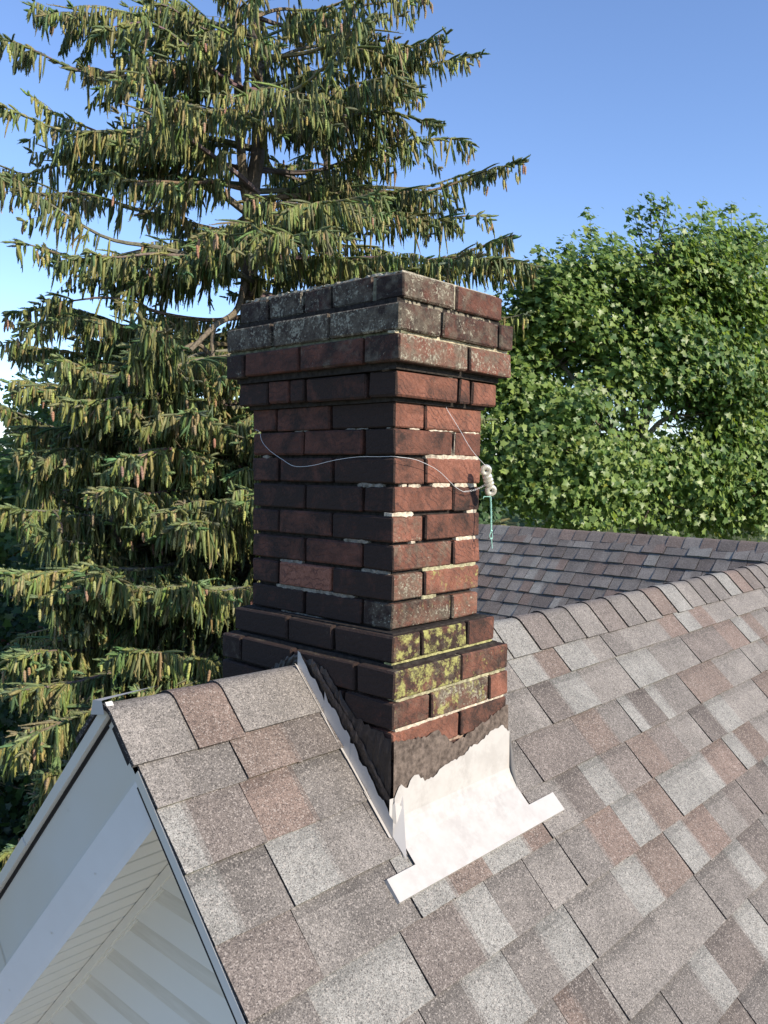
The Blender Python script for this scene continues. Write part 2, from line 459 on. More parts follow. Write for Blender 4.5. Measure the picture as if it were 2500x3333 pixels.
# rear wing: ridge along Y
WS = Slope((XW, 0, ZW), (0, 1, 0), (-CS, 0, -SN))
WE = Slope((XW, 0, ZW), (0, 1, 0), (CS, 0, -SN))
WY1 = 5.2
def valley(v):                    # wing starts where it leaves the main back slope
    return (YR - ZW/TP + v*CS - .02, WY1)
rng = random.Random(21)
mb = MB(); wl = [.09+.14*k for k in range(0, 26)]
rows_w = {}
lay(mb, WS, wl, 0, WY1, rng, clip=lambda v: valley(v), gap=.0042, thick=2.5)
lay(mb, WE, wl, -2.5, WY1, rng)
# thicker butts so the courses throw a shadow line
wing = mb.build('rear_wing_slopes', M['shingle'], house); tag(wing, 'shaded grey shingle slope of the rear wing')
mb = MB()
for S in (WS, WE):
    vs = [S.p(u, v, n_) for u in ((YR if S is WE else YR+.05), WY1) for v in (.045, wl[-1]) for n_ in (-.0025, -.035)]
    mb.add(vs, [(0,1,3,2),(4,6,7,5),(0,4,5,1),(2,3,7,6),(0,2,6,4),(1,5,7,3)])
mb.build('wing_roof_deck', M['dark'], house)
mb = MB(); yb = [.1]
while yb[-1] < WY1: yb.append(yb[-1]+.148)
cap_run(mb, (XW, 0, ZW), (0,1,0), (1,0,0), yb, True, [rcol(rng) if rng.random() > .28 else D_['b'] for _ in yb], half=.15, r=.055, rng=rng)
mb.build('wing_ridge_cap', M['shingle'], house)

# gable wall, wing walls, soffit, fascia
OH = .30; XGW = XG + OH
SOFF = .195                       # soffit plane below the roof surface (perpendicular)
eave_y0, eave_y1 = YR - vEave*CS + .3, YR + vEave*CS - .3
mb = MB()
zb = -7.2; exp_ = .127
z = -.20
def half_at(zz): return (-zz)/TP - SOFF/SN*.0
z_top = -.585 + 3*exp_
k = 0; zt = z_top
while zt > zb:
    z1 = zt - exp_
    h0, h1 = half_at(zt), half_at(z1)
    h0 = min(h0, eave_y1-YR); h1 = min(h1, eave_y1-YR)
    n_ = .017
    # sloped face with bottom butt
    def P(y, zz, o): return (XGW - o, y, zz)
    if zt < -.05:
        st = 1.0 if zt > -1.4 else .6
        zm = zt - exp_*.42
        hm = min(half_at(zm), eave_y1-YR)
        mb.add([P(YR-h0, zt, .001), P(YR+h0, zt, .001), P(YR+hm, zm, .004), P(YR-hm, zm, .004)], [(0,1,2,3)], (st, 1, 1, 1))
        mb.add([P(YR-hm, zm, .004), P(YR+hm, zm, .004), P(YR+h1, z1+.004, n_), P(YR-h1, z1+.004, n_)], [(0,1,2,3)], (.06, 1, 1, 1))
        mb.add([P(YR-h1, z1+.004, n_), P(YR+h1, z1+.004, n_), P(YR+h1, z1, n_-.003), P(YR-h1, z1, n_-.003)], [(0,1,2,3)], (.3, .35, 1, 1))  # lip and its underside darkened in colour to stand for their shadow
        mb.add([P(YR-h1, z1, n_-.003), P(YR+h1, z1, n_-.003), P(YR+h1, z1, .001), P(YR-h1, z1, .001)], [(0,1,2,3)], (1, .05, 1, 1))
    zt = z1
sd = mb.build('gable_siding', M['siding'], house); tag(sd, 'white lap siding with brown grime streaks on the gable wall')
mb = MB()                          # wall mass behind the siding and the other walls
yw0, yw1 = eave_y0, eave_y1
ztop = -(yw1-YR)*TP - .12
mb.add([(XGW+.004, YR, -.1), (XGW+.004, yw0, ztop), (XGW+.004, yw0, zb), (XGW+.004, yw1, zb), (XGW+.004, yw1, ztop)], [(0,1,2,3,4)])
mb.add([(XGW+.004, yw0, ztop), (7.0, yw0, ztop), (7.0, yw0, zb), (XGW+.004, yw0, zb)], [(0,1,2,3)])
mb.add([(XGW+.004, yw1, ztop), (2.2, yw1, ztop), (2.2, yw1, zb), (XGW+.004, yw1, zb)], [(0,1,2,3)])
mb.add([(2.2, yw1, ztop), (2.2, WY1-.25, ztop), (2.2, WY1-.25, zb), (2.2, yw1, zb)], [(0,1,2,3)])
mb.add([(2.2, WY1-.25, ztop), (XW, WY1-.25, -.2), (8.8, WY1-.25, ztop), (8.8, WY1-.25, zb), (2.2, WY1-.25, zb)], [(0,1,2,3,4)])
mb.add([(8.8, -2.3, ztop), (8.8, WY1-.25, ztop), (8.8, WY1-.25, zb), (8.8, -2.3, zb)], [(0,1,2,3)])
mb.build('wall', M['siding'], house)

# soffit boards under the back slope rake
mb = MB(); v = .0
while v < vEave - .1:
    bw = .082
    a = BS.p(0, v, 0); 
    def Q(x, vv, n_): 
        p_ = BS.p(0, vv, n_); return (x, p_.y, p_.z)
    x0, x1 = XG+.02, XGW+.0
    if v > .0:
        mb.add([Q(x0, v, -SOFF), Q(x1, v, -SOFF), Q(x1, v+bw-.012, -SOFF), Q(x0, v+bw-.012, -SOFF)], [(0,1,2,3)], (0,1,1,1))
        mb.add([Q(x0, v+bw-.012, -SOFF), Q(x1, v+bw-.012, -SOFF), Q(x1, v+bw-.008, -SOFF+.009), Q(x0, v+bw-.008, -SOFF+.009)], [(0,1,2,3)], (.5,.15,1,1))
        mb.add([Q(x0, v+bw-.008, -SOFF+.009), Q(x1, v+bw-.008, -SOFF+.009), Q(x1, v+bw, -SOFF), Q(x0, v+bw, -SOFF)], [(0,1,2,3)], (.5,1,1,1))
    v += bw
mb.build('soffit', M['siding'], house)
# mirrored soffit below the front rake
mb = MB()
def QF(x, vv, n_):
    p_ = FS.p(0, vv, n_); return (x, p_.y, p_.z)
mb.add([QF(XG+.02, .15, -.036), QF(XGW, .15, -.036), QF(XGW, vEave-.1, -.036), QF(XG+.02, vEave-.1, -.036)], [(0,1,2,3)], (0,1,1,1))
mb.build('front_soffit', M['siding'], house)
# J channel where soffit meets the gable wall
def strip(mb, S, x0, x1, v0, v1, n0, n1, attr=(0,1,1,1)):
    """box in a slope's frame: x range, v range, n range"""
    vs = []
    for x_ in (x0, x1):
        for v_ in (v0, v1):
            for n_ in (n0, n1):
                p_ = S.p(0, v_, n_); vs.append((x_, p_.y, p_.z))
    mb.add(vs, [(0,1,3,2),(4,6,7,5),(0,4,5,1),(2,3,7,6),(0,2,6,4),(1,5,7,3)], attr)
mb = MB(); strip(mb, BS, XGW-.022, XGW-.001, .16, vEave-.2, -SOFF-.024, -SOFF-.002)
strip(mb, BS, XGW-.012, XGW-.001, .16, vEave-.2, -SOFF-.030, -SOFF-.0245)
mb.build('channel_trim', M['siding'], house)

# rake fascia, back slope: two bent faces; plane slightly proud
mb = MB()
XF = XG + .006
def FP(perp, t, o):               # point on the back rake: t along the slope, perp below the surface
    p_ = BS.p(0, t, -perp); return Vector((XF - o, p_.y, p_.z))
def tmin(perp, fr=.020):          # where it meets the front rake strip
    # front rake line offset fr: (y-YR)*SN - z*CS = fr ; back: y=YR+t CS - perp*SN , z=-t SN - perp CS
    return (fr - perp*(CS*CS - SN*SN)) / (2*SN*CS)
tE = vEave
prof = [(.030, .000), (.098, .001), (.160, .003), (.168, .004), (.240, -.010)]
for i in range(len(prof)-1):
    (p0, o0), (p1, o1) = prof[i], prof[i+1]
    mb.add([FP(p0, tmin(p0), o0), FP(p0, tE, o0), FP(p1, tE, o1), FP(p1, tmin(p1), o1)], [(0,1,2,3)], (1 if i == 3 else (.0, .0, .15)[i],)*3 + (1,))  # upper faces take the painted warm reflection, the lower one stays cooler
p1, o1 = prof[-1]
mb.add([FP(p1, tmin(p1), o1), FP(p1, tE, o1), FP(p1, tE, -.024), FP(p1, tmin(p1), -.024)], [(0,1,2,3)])
mb.add([FP(p1, tmin(p1), o1), FP(p1, tE, o1), FP(p1+.014, tE, o1-.004), FP(p1+.014, tmin(p1+.014), o1-.004)], [(0,1,2,3)])
mb.add([FP(p1+.014, tmin(p1+.014), o1-.004), FP(p1+.014, tE, o1-.004), FP(p1-.03, tE, -.03), FP(p1-.03, tmin(p1-.03), -.03)], [(0,1,2,3)])
for t_ in (.33, .62, .95, 1.4, 1.9, 2.5):
    for pp in (.062, .215):
        c_ = FP(pp, t_, (.0016 if pp < .1 else -.004)); n6 = [c_ + Vector((-.0012, math.cos(k*1.047)*.0028, math.sin(k*1.047)*.0028)) for k in range(6)]
        mb.add(n6, [tuple(range(6))], (0, 0, 0, 1))
mb.add([FP(.030, .90, .0018), FP(.030, .905, .0018), FP(.168, .905, .0058), FP(.168, .90, .0058)], [(0,1,2,3)], (0,0,0,1))
mb.build('rake_fascia', M['fascia'], house)
# raised metal mould along the top of the back rake, and a dark strip painting the gap's shadow below
mb = MB()
strip(mb, BS, XF-.016, XF-.001, -.004, .545, -.026, -.003)
strip(mb, BS, XF-.0175, XF-.001, .548, 2.2, -.026, -.003)
strip(mb, BS, XF-.016, XF-.001, 2.203, tE, -.026, -.003)
mb.build('rake_mould', M['fascia'], house)
mb = MB(); strip(mb, BS, XF-.004, XF+.001, .0, tE, -.0305, -.0262); mb.build('rake_gap_shadow', M['dark'], house)
# narrow fascia under the front rake
mb = MB()
strip(mb, FS, XF-.004, XF+.010, .158, tE, -.026, -.004)
strip(mb, FS, XF-.002, XF+.010, .02, .158, -.022, -.004)
mb.build('front_rake_trim', M['fascia'], house)
mb = MB()
mb.add([(XG-.018, YR+.030, .000), (XG+.125, YR+.020, .0045), (XG+.12, YR+.008, .0085), (XG-.018, YR-.006, .006), (XG-.02, YR-.02, -.02), (XG-.02, YR+.035,-.03)], [(0,1,2,3),(0,3,4,5)], (0,1,1,1))
mb.build('ridge_end_flashing', M['metal'], house)

# ------------------------------------------------------------------ chimney (a part of the house)
chim = MB(); mort = MB(); rngc = random.Random(3)
CW, CD = .3335, .5141
def brick(x0, x1, y0, y1, z0, z1, aL, aF, aT=None, jit=.0022, ch=.0035):
    """chamfered brick; aL = attributes of the left (-X) face, aF = of the front (-Y) and the rest"""
    r = rngc
    cx = [[x0, x1], [y0, y1], [z0, z1]]
    dz = r.uniform(-jit, jit)*.6; rot = r.uniform(-.006, .006); px, py = r.uniform(-jit, jit)*.7, r.uniform(-jit, jit)*.7
    mx, my, mz = (x0+x1)/2, (y0+y1)/2, (z0+z1)/2
    V = []; idx = {}
    for i in (0, 1):
        for j in (0, 1):
            for k in (0, 1):
                jx, jy, jz = [r.uniform(-.0012, .0012) for _ in range(3)]
                for ax in range(3):
                    p_ = [cx[0][i]+jx, cx[1][j]+jy, cx[2][k]+jz]
                    sg = [1 if i == 0 else -1, 1 if j == 0 else -1, 1 if k == 0 else -1]
                    for b in range(3):
                        if b != ax: p_[b] += sg[b]*ch*r.uniform(.6, 1.5)
                    dx_, dy_ = p_[0]-mx, p_[1]-my
                    p_ = (mx+dx_-dy_*rot+px, my+dy_+dx_*rot+py, p_[2]+dz)
                    idx[(i, j, k, ax)] = len(V); V.append(p_)
    aT = aT or aF
    def q(ax, s_):
        o = [b for b in range(3) if b != ax]; c4 = []
        for (a, b) in ((0,0),(1,0),(1,1),(0,1)):
            t = [0,0,0]; t[ax] = s_; t[o[0]] = a; t[o[1]] = b; c4.append(idx[(*t, ax)])
        return tuple(c4)
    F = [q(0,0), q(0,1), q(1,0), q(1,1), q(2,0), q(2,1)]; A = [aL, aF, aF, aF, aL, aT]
    for e in range(3):            # edges
        o = [b for b in range(3) if b != e]
        for a in (0, 1):
            for b in (0, 1):
                t0 = [0,0,0]; t1 = [0,0,0]; t1[e] = 1
                for t in (t0, t1): t[o[0]] = a; t[o[1]] = b
                F.append((idx[(*t0, o[0])], idx[(*t1, o[0])], idx[(*t1, o[1])], idx[(*t0, o[1])]))
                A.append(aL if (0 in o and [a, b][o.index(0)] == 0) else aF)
    for i in (0, 1):
        for j in (0, 1):
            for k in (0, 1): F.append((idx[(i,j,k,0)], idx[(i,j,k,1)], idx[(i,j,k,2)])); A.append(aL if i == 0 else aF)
    for f, a in zip(F, A): chim.add([V[t] for t in f], [tuple(range(len(f)))], a)
J = .0042                          # half joint
def ring_course(z0, z1, o, Lj, Rj, corner, fa, la, top=None, oF=None, oL=None, oR=None, per=None):
    """corner 'F': corner brick is a stretcher along the front; 'L': along the left side"""
    oF = o if oF is None else oF; oL = o if oL is None else oL; oR = o if oR is None else oR
    X0, X1, Y0, Y1 = -oL, CW+oR, -oF, CD+o
    t = .098
    jr = lambda v: tuple(max(0, x+rngc.uniform(-.12, .12)) if x > 0 else 0 for x in v)
    Ls = [Y0] + [y for y in Lj] + [Y1]; Rs = [X0] + [x for x in Rj] + [X1]
    # front face bricks (first is the corner brick)
    for i in range(len(Rs)-1):
        a, b = Rs[i] + (J if i else 0), Rs[i+1] - (J if i < len(Rs)-2 else 0)
        dy = t if not (i == 0 and corner == 'L') else Ls[1]-J-Y0
        f = jr(fa(i)); l = jr(la(0))
        brick(a, b, Y0, Y0+(Ls[1]-J-Y0 if i == 0 else dy), z0, z1, l, f, top or f)
    for i in range(1, len(Ls)-1):
        a, b = Ls[i] + J, Ls[i+1] - (J if i < len(Ls)-2 else 0)
        f = jr(la(i)); brick(X0, X0+t, a, b, z0, z1, f, f, top or f)
    # back and right sides
    xs = X0 + t + .008
    brick(xs, X1, Y1-t, Y1, z0, z1, jr(la(0)), jr(fa(0)))
    y = Y0 + t + .008
    while y < Y1 - t - .06:
        e = min(y + .2, Y1 - t - .008); brick(X1-t, X1, y, e, z0, z1, jr(fa(0)), jr(fa(0))); y = e + .008
# attribute tuples: (soot, tone, lichen, yellow)
H = .0677
tg = [(-.0, 0)]
ring_course(.8577, .9141, .025, [.050, .190, .292, .424], [.169], 'F', lambda i: (.75 if i == 0 else .55, .25, .95 if i == 0 else .62, 0), lambda i: (.95, .1, .82, 0), oF=.040, oL=.022)
ring_course(.7822, .8425, .050, [.168, .378], [.100, .326], 'L', lambda i: ([.75, .6, .8][i], .25, [.92, .75, .65][i], 0), lambda i: (.98, .1, .84, 0), oF=.058)
ring_course(.7137, .7735, .050, [.057, .274, .489], [.205], 'F', lambda i: (.35, .6, [.95, 1.0][i], 0), lambda i: ([.9, .62, .62, .9][i], .25, [.62, .35, .3, .45][i], 0), oF=.056)
ring_course(.6396, .6969, .026, [.065, .277, .335, .420], [.202, .254], 'F', lambda i: ([.36, .55, .3][i], [.8, .6, .8][i], [.05, .1, .4][i], 0), lambda i: ([1.1, .75, .95, .7, .85][i], .3, 0, 0))
SH = [([.212, .417], [.108], 'L'), ([.100, .310], [.219], 'F')] + [([.204, .406], [.113], 'L'), ([.100, .304], [.222], 'F')]*3
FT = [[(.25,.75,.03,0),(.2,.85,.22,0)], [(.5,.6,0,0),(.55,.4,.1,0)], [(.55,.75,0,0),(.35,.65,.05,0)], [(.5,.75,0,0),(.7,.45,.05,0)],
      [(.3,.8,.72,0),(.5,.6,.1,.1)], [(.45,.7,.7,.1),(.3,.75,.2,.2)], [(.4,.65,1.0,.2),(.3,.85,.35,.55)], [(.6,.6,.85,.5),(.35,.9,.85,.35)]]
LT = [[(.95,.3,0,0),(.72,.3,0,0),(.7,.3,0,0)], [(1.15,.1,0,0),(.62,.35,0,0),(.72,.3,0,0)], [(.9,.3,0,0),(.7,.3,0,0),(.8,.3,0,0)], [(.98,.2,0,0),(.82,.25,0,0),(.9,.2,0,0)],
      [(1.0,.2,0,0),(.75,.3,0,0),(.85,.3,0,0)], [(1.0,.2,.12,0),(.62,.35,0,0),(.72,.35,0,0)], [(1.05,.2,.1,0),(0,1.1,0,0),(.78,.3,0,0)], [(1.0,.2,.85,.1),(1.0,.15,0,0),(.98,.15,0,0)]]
for k, (Lj, Rj, cn) in enumerate(SH):
    zt = .6314 - (0 if k == 0 else .0622 + H*(k-1))
    ring_course(zt - .0590, zt, 0, Lj, Rj, cn, (lambda i, k=k: FT[k][min(i, 1)]), (lambda i, k=k: LT[k][min(i, 2)]))
ring_course(.0375, .0967, .032, [.161, .328], [.072, .249], 'L', lambda i: ([.8, .85, .75][i], .7, [.62, .55, .05][i], [.98, .85, .0][i]), lambda i: (1.1, .1, .25 if i == 0 else .12, .0), top=(1.0, .2, .5, .12))
ring_course(-.0385, .0250, .058, [.063, .282, .489], [.192], 'F', lambda i: ([.72, .72][i], .85, [.5, .45][i], [.85, .42][i]), lambda i: ([1.05, 1.0, 1.1, 1.0][i], .2, [.05,.0,.1,.45][i], 0), top=(1.0, .2, .5, .3))
ring_course(-.1065, -.0462, .058, [.100, .300], [.072, .308], 'L', lambda i: ([.55, .6, .35][i], .85, [.62, .85, .3][i], [.35, .6, .2][i]), lambda i: (.95, .4, 0, 0))
ring_course(-.1740, -.1145, .056, [.063, .282, .489], [.192], 'F', lambda i: ([.5, .75][i], 1.0, [.12, .1][i], .0), lambda i: (.9, .4, 0, 0))
ring_course(-.2420, -.1820, .052, [.100, .300], [.12], 'L', lambda i: (.7, .8, 0, 0), lambda i: (.9, .4, 0, 0))
ring_course(-.3100, -.2500, .048, [.100, .300], [.12], 'L', lambda i: (.7, .8, 0, 0), lambda i: (.9, .4, 0, 0))

# mortar core and patches
rngm = random.Random(9)
def rough_box(mb, a, b, attr, n=4, j=.0016):
    """a slab of mortar with a wobbly outline, subdivided along its longer side"""
    a = list(a); b = list(b); ax = 0 if (b[0]-a[0]) > (b[1]-a[1]) else 1
    L = b[ax]-a[ax]; n = max(2, int(L/.009)); rings = []
    o = 1-ax
    for i in range(n+1):
        t = a[ax] + L*i/n; e = .0 if 0 < i < n else .0018
        r = lambda s_: rngm.uniform(-s_, s_)
        ring = []
        for (p_, z_) in ((a[o]+e, a[2]+e), (b[o], a[2]+e), (b[o], b[2]-e), (a[o]+e, b[2]-e)):
            q_ = [0, 0, 0]; q_[ax] = t + r(j*.8); q_[o] = p_ + (r(j) if p_ < b[o] else 0); q_[2] = z_ + r(j*1.0)
            ring.append(tuple(q_))
        rings += ring
    fs = []
    for i in range(n):
        for k in range(4): fs.append((i*4+k, i*4+(k+1) % 4, (i+1)*4+(k+1) % 4, (i+1)*4+k))
    fs += [(0,1,2,3), tuple(n*4+k for k in range(4))]
    mb.add(rings, fs, attr)
MD = (.035, .030, .026, 1)        # near-black core behind the joints
MP = (.50, .43, .33, 1)           # pale patches
MO = (.24, .22, .15, 1)           # old mossy
MY = (.33, .305, .19, 1)
core = [(-.33, .032, .036, MD), (.032, .10, .016, MD), (.09, .64, -.016, MD), (.63, .70, .006, MD), (.699, .856, .030, MD), (.857, .905, .008, MD)]
for (z0, z1, o, c) in core: mort.box((-o, -o, z0), (CW+o, CD+o, z1), c)
def pf(x0, x1, z0, z1, o, c=MP, r=.003): rough_box(mort, (x0, -o+r, z0), (x1, -o+.03, z1), c)
def pl(y0, y1, z0, z1, o, c=MP, r=.003): rough_box(mort, (-o+r, y0, z0), (-o+.03, y1, z1), c)
bedz = []
for k in range(7):
    zt = .6314 - (0 if k == 0 else .0622 + H*(k-1)); zn = .6314 - (.0622 + H*k); bedz.append((zn-.0005, zt-.0590+.0005))
fx = lambda c: float(np.interp(c, [915, 1076, 1222, 1362], [0, .111, .221, .334]))
ly = lambda c: float(np.interp(-c, [-918, -757, -605, -460, -325, -193], [0, .099, .2, .302, .406, .514]))
PT = {0: ([(1000,1050),(1095,1225),(1272,1358)], [(395,470),(660,770),(875,895)]),
      1: ([(1085,1357)], [(240,275)]), 2: ([(960,985),(1000,1060),(1120,1210),(1238,1350)], [(722,855)]),
      3: ([(915,1025),(1300,1352)], []), 4: ([(1010,1035),(1245,1350)], [(655,780)]),
      5: ([(1075,1350)], [(330,440),(750,885)]), 6: ([(1075,1150)], [(310,560),(560,715)])}
for k, (fr, lf) in PT.items():
    z0, z1 = bedz[k]
    for a, b in fr: pf(fx(a), fx(b), z0, z1 + .001, 0, MY if k >= 5 else MP)
    for a, b in lf: pl(ly(b), ly(a), z0, z1 - .001, 0, (.22, .20, .165, 1))
pf(.2235, .2305, .5100, .5690, 0, MP, .002)
pl(.24, .40, .0967, .103, -.002, (.16,.15,.13,1))
# crown beds
pf(-.05, CW+.05, .7735, .7825, .050, (.42,.37,.25,1), .006); pl(-.05, CD+.05, .7735, .7825, .046, (.16,.155,.10,1), .006)
pf(-.02, CW+.02, .8425, .8580, .036, (.26,.23,.17,1), .006); pl(-.02, CD+.02, .8425, .8580, .020, (.12,.11,.08,1), .004)
pf(.169-J, .169+J, .858, .914, .040, (.30,.27,.2,1), .006); pl(.044, .056, .858, .914, .022, MO, .004)
pf(.155, .185, .6975, .712, .026, MP, .001)
pf(-.03, CW+.03, .6969, .7137, .012, (.10,.085,.07,1), .002)
# lower beds
pf(-.03, CW+.03, .0250, .0375, .034, (.34,.32,.14,1), .006)
pf(-.04, CW+.055, -.0462, -.0385, .056, MY, .004); pf(-.04, CW+.055, -.1145, -.1065, .055, MP, .004)
pf(.190-J, .192+J, -.0385, .025, .056, MO, .006)
pf(.300, .313, -.106, -.047, .056, MP, .006)
pf(-.03, CW+.05, -.1820, -.1740, .053, (.3,.22,.16,1), .004)
# top wash and flue
mort.box((-.012, -.030, .905), (CW+.012, -.03+.06, .918), (.34,.31,.24,1))
rough_box(mort, (-.015, -.030, .9135), (.03, CD+.015, .9195), (.36,.33,.26,1), j=.003)
rough_box(mort, (CW-.03, -.025, .9135), (CW+.012, CD+.012, .9185), (.34,.31,.24,1), j=.003)
rough_box(mort, (.03, CD-.06, .9135), (CW-.03, CD+.01, .9185), (.34,.31,.24,1), j=.003)
mort.box((.10, .13, .86), (.235, .40, .9195), (.01,.01,.01,1))
chimney = chim.build('chimney', M['brick'], house); tag(chimney, 'weathered red brick chimney with corbelled crown and lichen')
mortar = mort.build('mortar', M['mortar'], chimney); mortar.location = (0,0,0)

# grey-brown sealant skim and tar on the base (ragged sheets that hug the brickwork)
def ragged(mb, u, top, bot, P, T, attr, seed, amp=.006, nz=6):
    """sheet between two ragged outlines top(u), bot(u); P(u,z,o) maps to 3D, T = thickness"""
    rr = random.Random(seed); n = len(u); g_ = [[None]*(nz+1) for _ in range(n)]
    vs = []; 
    for i in range(n):
        a = top(u[i]) + rr.uniform(-amp, amp); b = bot(u[i]) + rr.uniform(-amp, amp)*.6
        for k in range(nz+1):
            f = k/nz; o = T*(.35+rr.random()*.9) if 0 < k < nz else .0004
            g_[i][k] = len(vs); vs.append(P(u[i], a + (b-a)*f, o))
    fs = [(g_[i][k], g_[i+1][k], g_[i+1][k+1], g_[i][k+1]) for i in range(n-1) for k in range(nz)]
    mb.add(vs, fs, attr)
lin = lambda a, b, n: [a + (b-a)*i/n for i in range(n+1)]
mb = MB()
xs_ = [-.058, -.02, .05, .10, .16, .20, .26, .32, .36, .393]
ts_ = [-.128, -.135, -.142, -.140, -.185, -.178, -.165, -.150, -.142, -.135]
tb_ = [-.300, -.290, -.245, -.262, -.235, -.235, -.225, -.222, -.232, -.245]
ragged(mb, lin(-.057, CW+.058, 60), lambda u: float(np.interp(u, xs_, ts_)), lambda u: float(np.interp(u, xs_, tb_))-.012,
       lambda u, z_, o: (u, -.0605-o*.5, z_), .003, (.125, .098, .080, 1), 4, .004)
seal = mb.build('sealant_skim', M['mortar'], chimney); seal.location = (0,0,0); tag(seal, 'grey brown sealant smeared over the lower front bricks')
mb = MB()
roofz = lambda y: -TP*abs(YR-y)
yy = lin(-.058, .37, 60)
def ttop(y): return float(np.interp(y, [-.06, 0, .05, .10, .16, .22, .27, .34, .40, .46], [-.125, -.11, -.10, -.055, .0, .010, .014, -.02, -.08, -.12]))
ragged(mb, yy, ttop, lambda y: roofz(y)-.02, lambda y, z_, o: (-.0605-o*.6, y, z_), .006, (.022, .017, .015, 1), 6, .006, 7)
ragged(mb, lin(-.058, .20, 46), lambda y: roofz(y)+.082 + .006*math.sin(y*31), lambda y: roofz(y)+.046+.006*math.sin(y*47), lambda y, z_, o: (-.0650-o*.5, y, z_), .005, (.026, .020, .017, 1), 8, .0035, 4)
tar = mb.build('tar_patch', M['tar'], chimney); tar.location = (0,0,0); tag(tar, 'crinkled black roofing tar on the shaded side')
# corner blob of tar
# step flashing on the left side
mb = MB()
ys = [.248, .150, .075, .005, -.062]
for i in range(len(ys)-1):
    a, b = ys[i], ys[i+1]-.012
    off = .001*(i % 2) + .0005*i
    n = 14; rr = random.Random(40+i); vs = []; 
    tops = [.040, .055, .050, .048][i]
    for k in range(n+1):
        y_ = a + (b-a)*k/n; zt_ = roofz(y_) + tops*(1 + .12*math.sin(k*.9+i*2)) * rr.uniform(.93, 1.07)
        vs += [(-.0695-off, y_, roofz(y_)+.004), (-.0688-off, y_, zt_), (-.079-off*2, y_, roofz(y_)+.0115)]
    fs = []
    for k in range(n): fs += [(3*k, 3*k+1, 3*k+4, 3*k+3), (3*k, 3*k+3, 3*k+5, 3*k+2)]
    mb.add(vs, fs, (.2,1,1,1))
mb.add([(-.071,-.062,roofz(-.062)+.006),(-.071,-.115,roofz(-.115)+.012),(-.030,-.066,roofz(-.066)+.08),(-.069,-.061,roofz(-.061)+.075)], [(0,1,2,3)], (.1,1,1,1))
stepf = mb.build('step_flashing', M['metal'], chimney); stepf.location = (0,0,0); tag(stepf, 'bent white step flashing along the shaded side')
# apron flashing in front
mb = MB(); rr = random.Random(77)
XA0, XA1 = -.058, CW+.060
yb_ = -.064
def RP(x_, y_, n_=.0): return (x_, y_ - n_*SN, roofz(y_) + n_*CS)
n = 60; vs = []
topz = lambda x_: float(np.interp(x_, [-.06,-.045,-.03,-.015,.0,.02,.05,.08,.12,.2,.22,.26,.30,.36,.38,.40], [-.262,-.232,-.232,-.248,-.222,-.222,-.245,-.243,-.224,-.222,-.205,-.205,-.19,-.182,-.20,-.205]))
for k in range(n+1):
    x_ = XA0 + (XA1-XA0)*k/n
    zt_ = topz(x_) + rr.uniform(-.003, .003)
    zbend = roofz(yb_)+.020
    vs += [(x_, -.0655, zt_), (x_, -.0668, zbend+.012), (x_, -.0705, zbend), RP(x_, -.083, .0105), RP(x_, -.1206, .0117)]
fs = [(5*k+j, 5*(k+1)+j, 5*(k+1)+j+1, 5*k+j+1) for k in range(n) for j in range(4)]
mb.add(vs, fs, (1,1,1,1))
yA, yB = -.1205, -.1565
xL, xR = -.150, CW+.178
for (a, b, c_, d_, n0, n1) in ((xL, xR, yA, yB, .0115, .0125),):
    mb.add([RP(a, c_, n0), RP(b, c_, n0), RP(b, d_, n1), RP(a, d_, n1)], [(0,1,2,3)], (.9,1,1,1))
    mb.add([RP(a, d_, n1), RP(b, d_, n1), RP(b, d_-.001, .001), RP(a, d_-.001, .001)], [(0,1,2,3)], (.9,1,1,1))
    mb.add([RP(a, c_, n0), RP(a, d_, n1), RP(a, d_, .001), RP(a, c_, .001)], [(0,1,2,3)], (.9,1,1,1))
    mb.add([RP(b, c_, n0), RP(b, d_, n1), RP(b, d_, .001), RP(b, c_, .001)], [(0,1,2,3)], (.9,1,1,1))
    mb.add([RP(a, c_, n0), RP(XA0, c_, n0), RP(XA0, c_, .001), RP(a, c_, .001)], [(0,1,2,3)], (.9,1,1,1))
    mb.add([RP(b, c_, n0), RP(XA1, c_, n0), RP(XA1, c_, .001), RP(b, c_, .001)], [(0,1,2,3)], (.9,1,1,1))
# folded ears at both ends
mb.add([(XA0, -.067, -.262), (XA0, -.072, roofz(yb_)+.02), RP(XA0, -.105, .004), (XA0-.012, -.050, -.300)], [(0,1,2,3)], (.2,1,1,1))
mb.add([(XA0, -.067, -.262), (XA0+.034, -.076, -.292), (XA0, -.073, roofz(yb_)+.016)], [(0,1,2)], (.2,1,1,1))
mb.add([(XA1, -.067, -.21), (XA1+.012, -.020, -.235), (XA1+.012, -.045, roofz(-.045)+.004), RP(XA1, -.09, .006)], [(0,1,2,3)], (.2,1,1,1))
apron = mb.build('apron_flashing', M['metal'], chimney); apron.location = (0,0,0); tag(apron, 'white apron flashing with winged lower flange')
# ------------------------------------------------------------------ vegetation
def at(px, py, d):
    """world point seen at photo pixel px,py at depth d (metres)"""
    r = Vector(((px-1250)/FPX, (py-1666.5)/FPX, 1))
    return CP + (rx*r.x + ry*r.y + rz*r.z)*d
GZ = -7.2
def nrm(a): return a/np.maximum(np.linalg.norm(a, axis=-1, keepdims=True), 1e-9)
def bez(P, n):
    """smooth curve through control points (Catmull-Rom), n samples"""
    P = [Vector(p) for p in P]; P = [P[0]*2-P[1]] + P + [P[-1]*2-P[-2]]; out = []
    m = len(P)-3
    for i in range(n+1):
        t = i/n*m; k = min(int(t), m-1); u = t-k; a, b, c, d = P[k:k+4]
        out.append(.5*((2*b) + (c-a)*u + (2*a-5*b+4*c-d)*u*u + (3*b-a-3*c+d)*u**3))
    return out

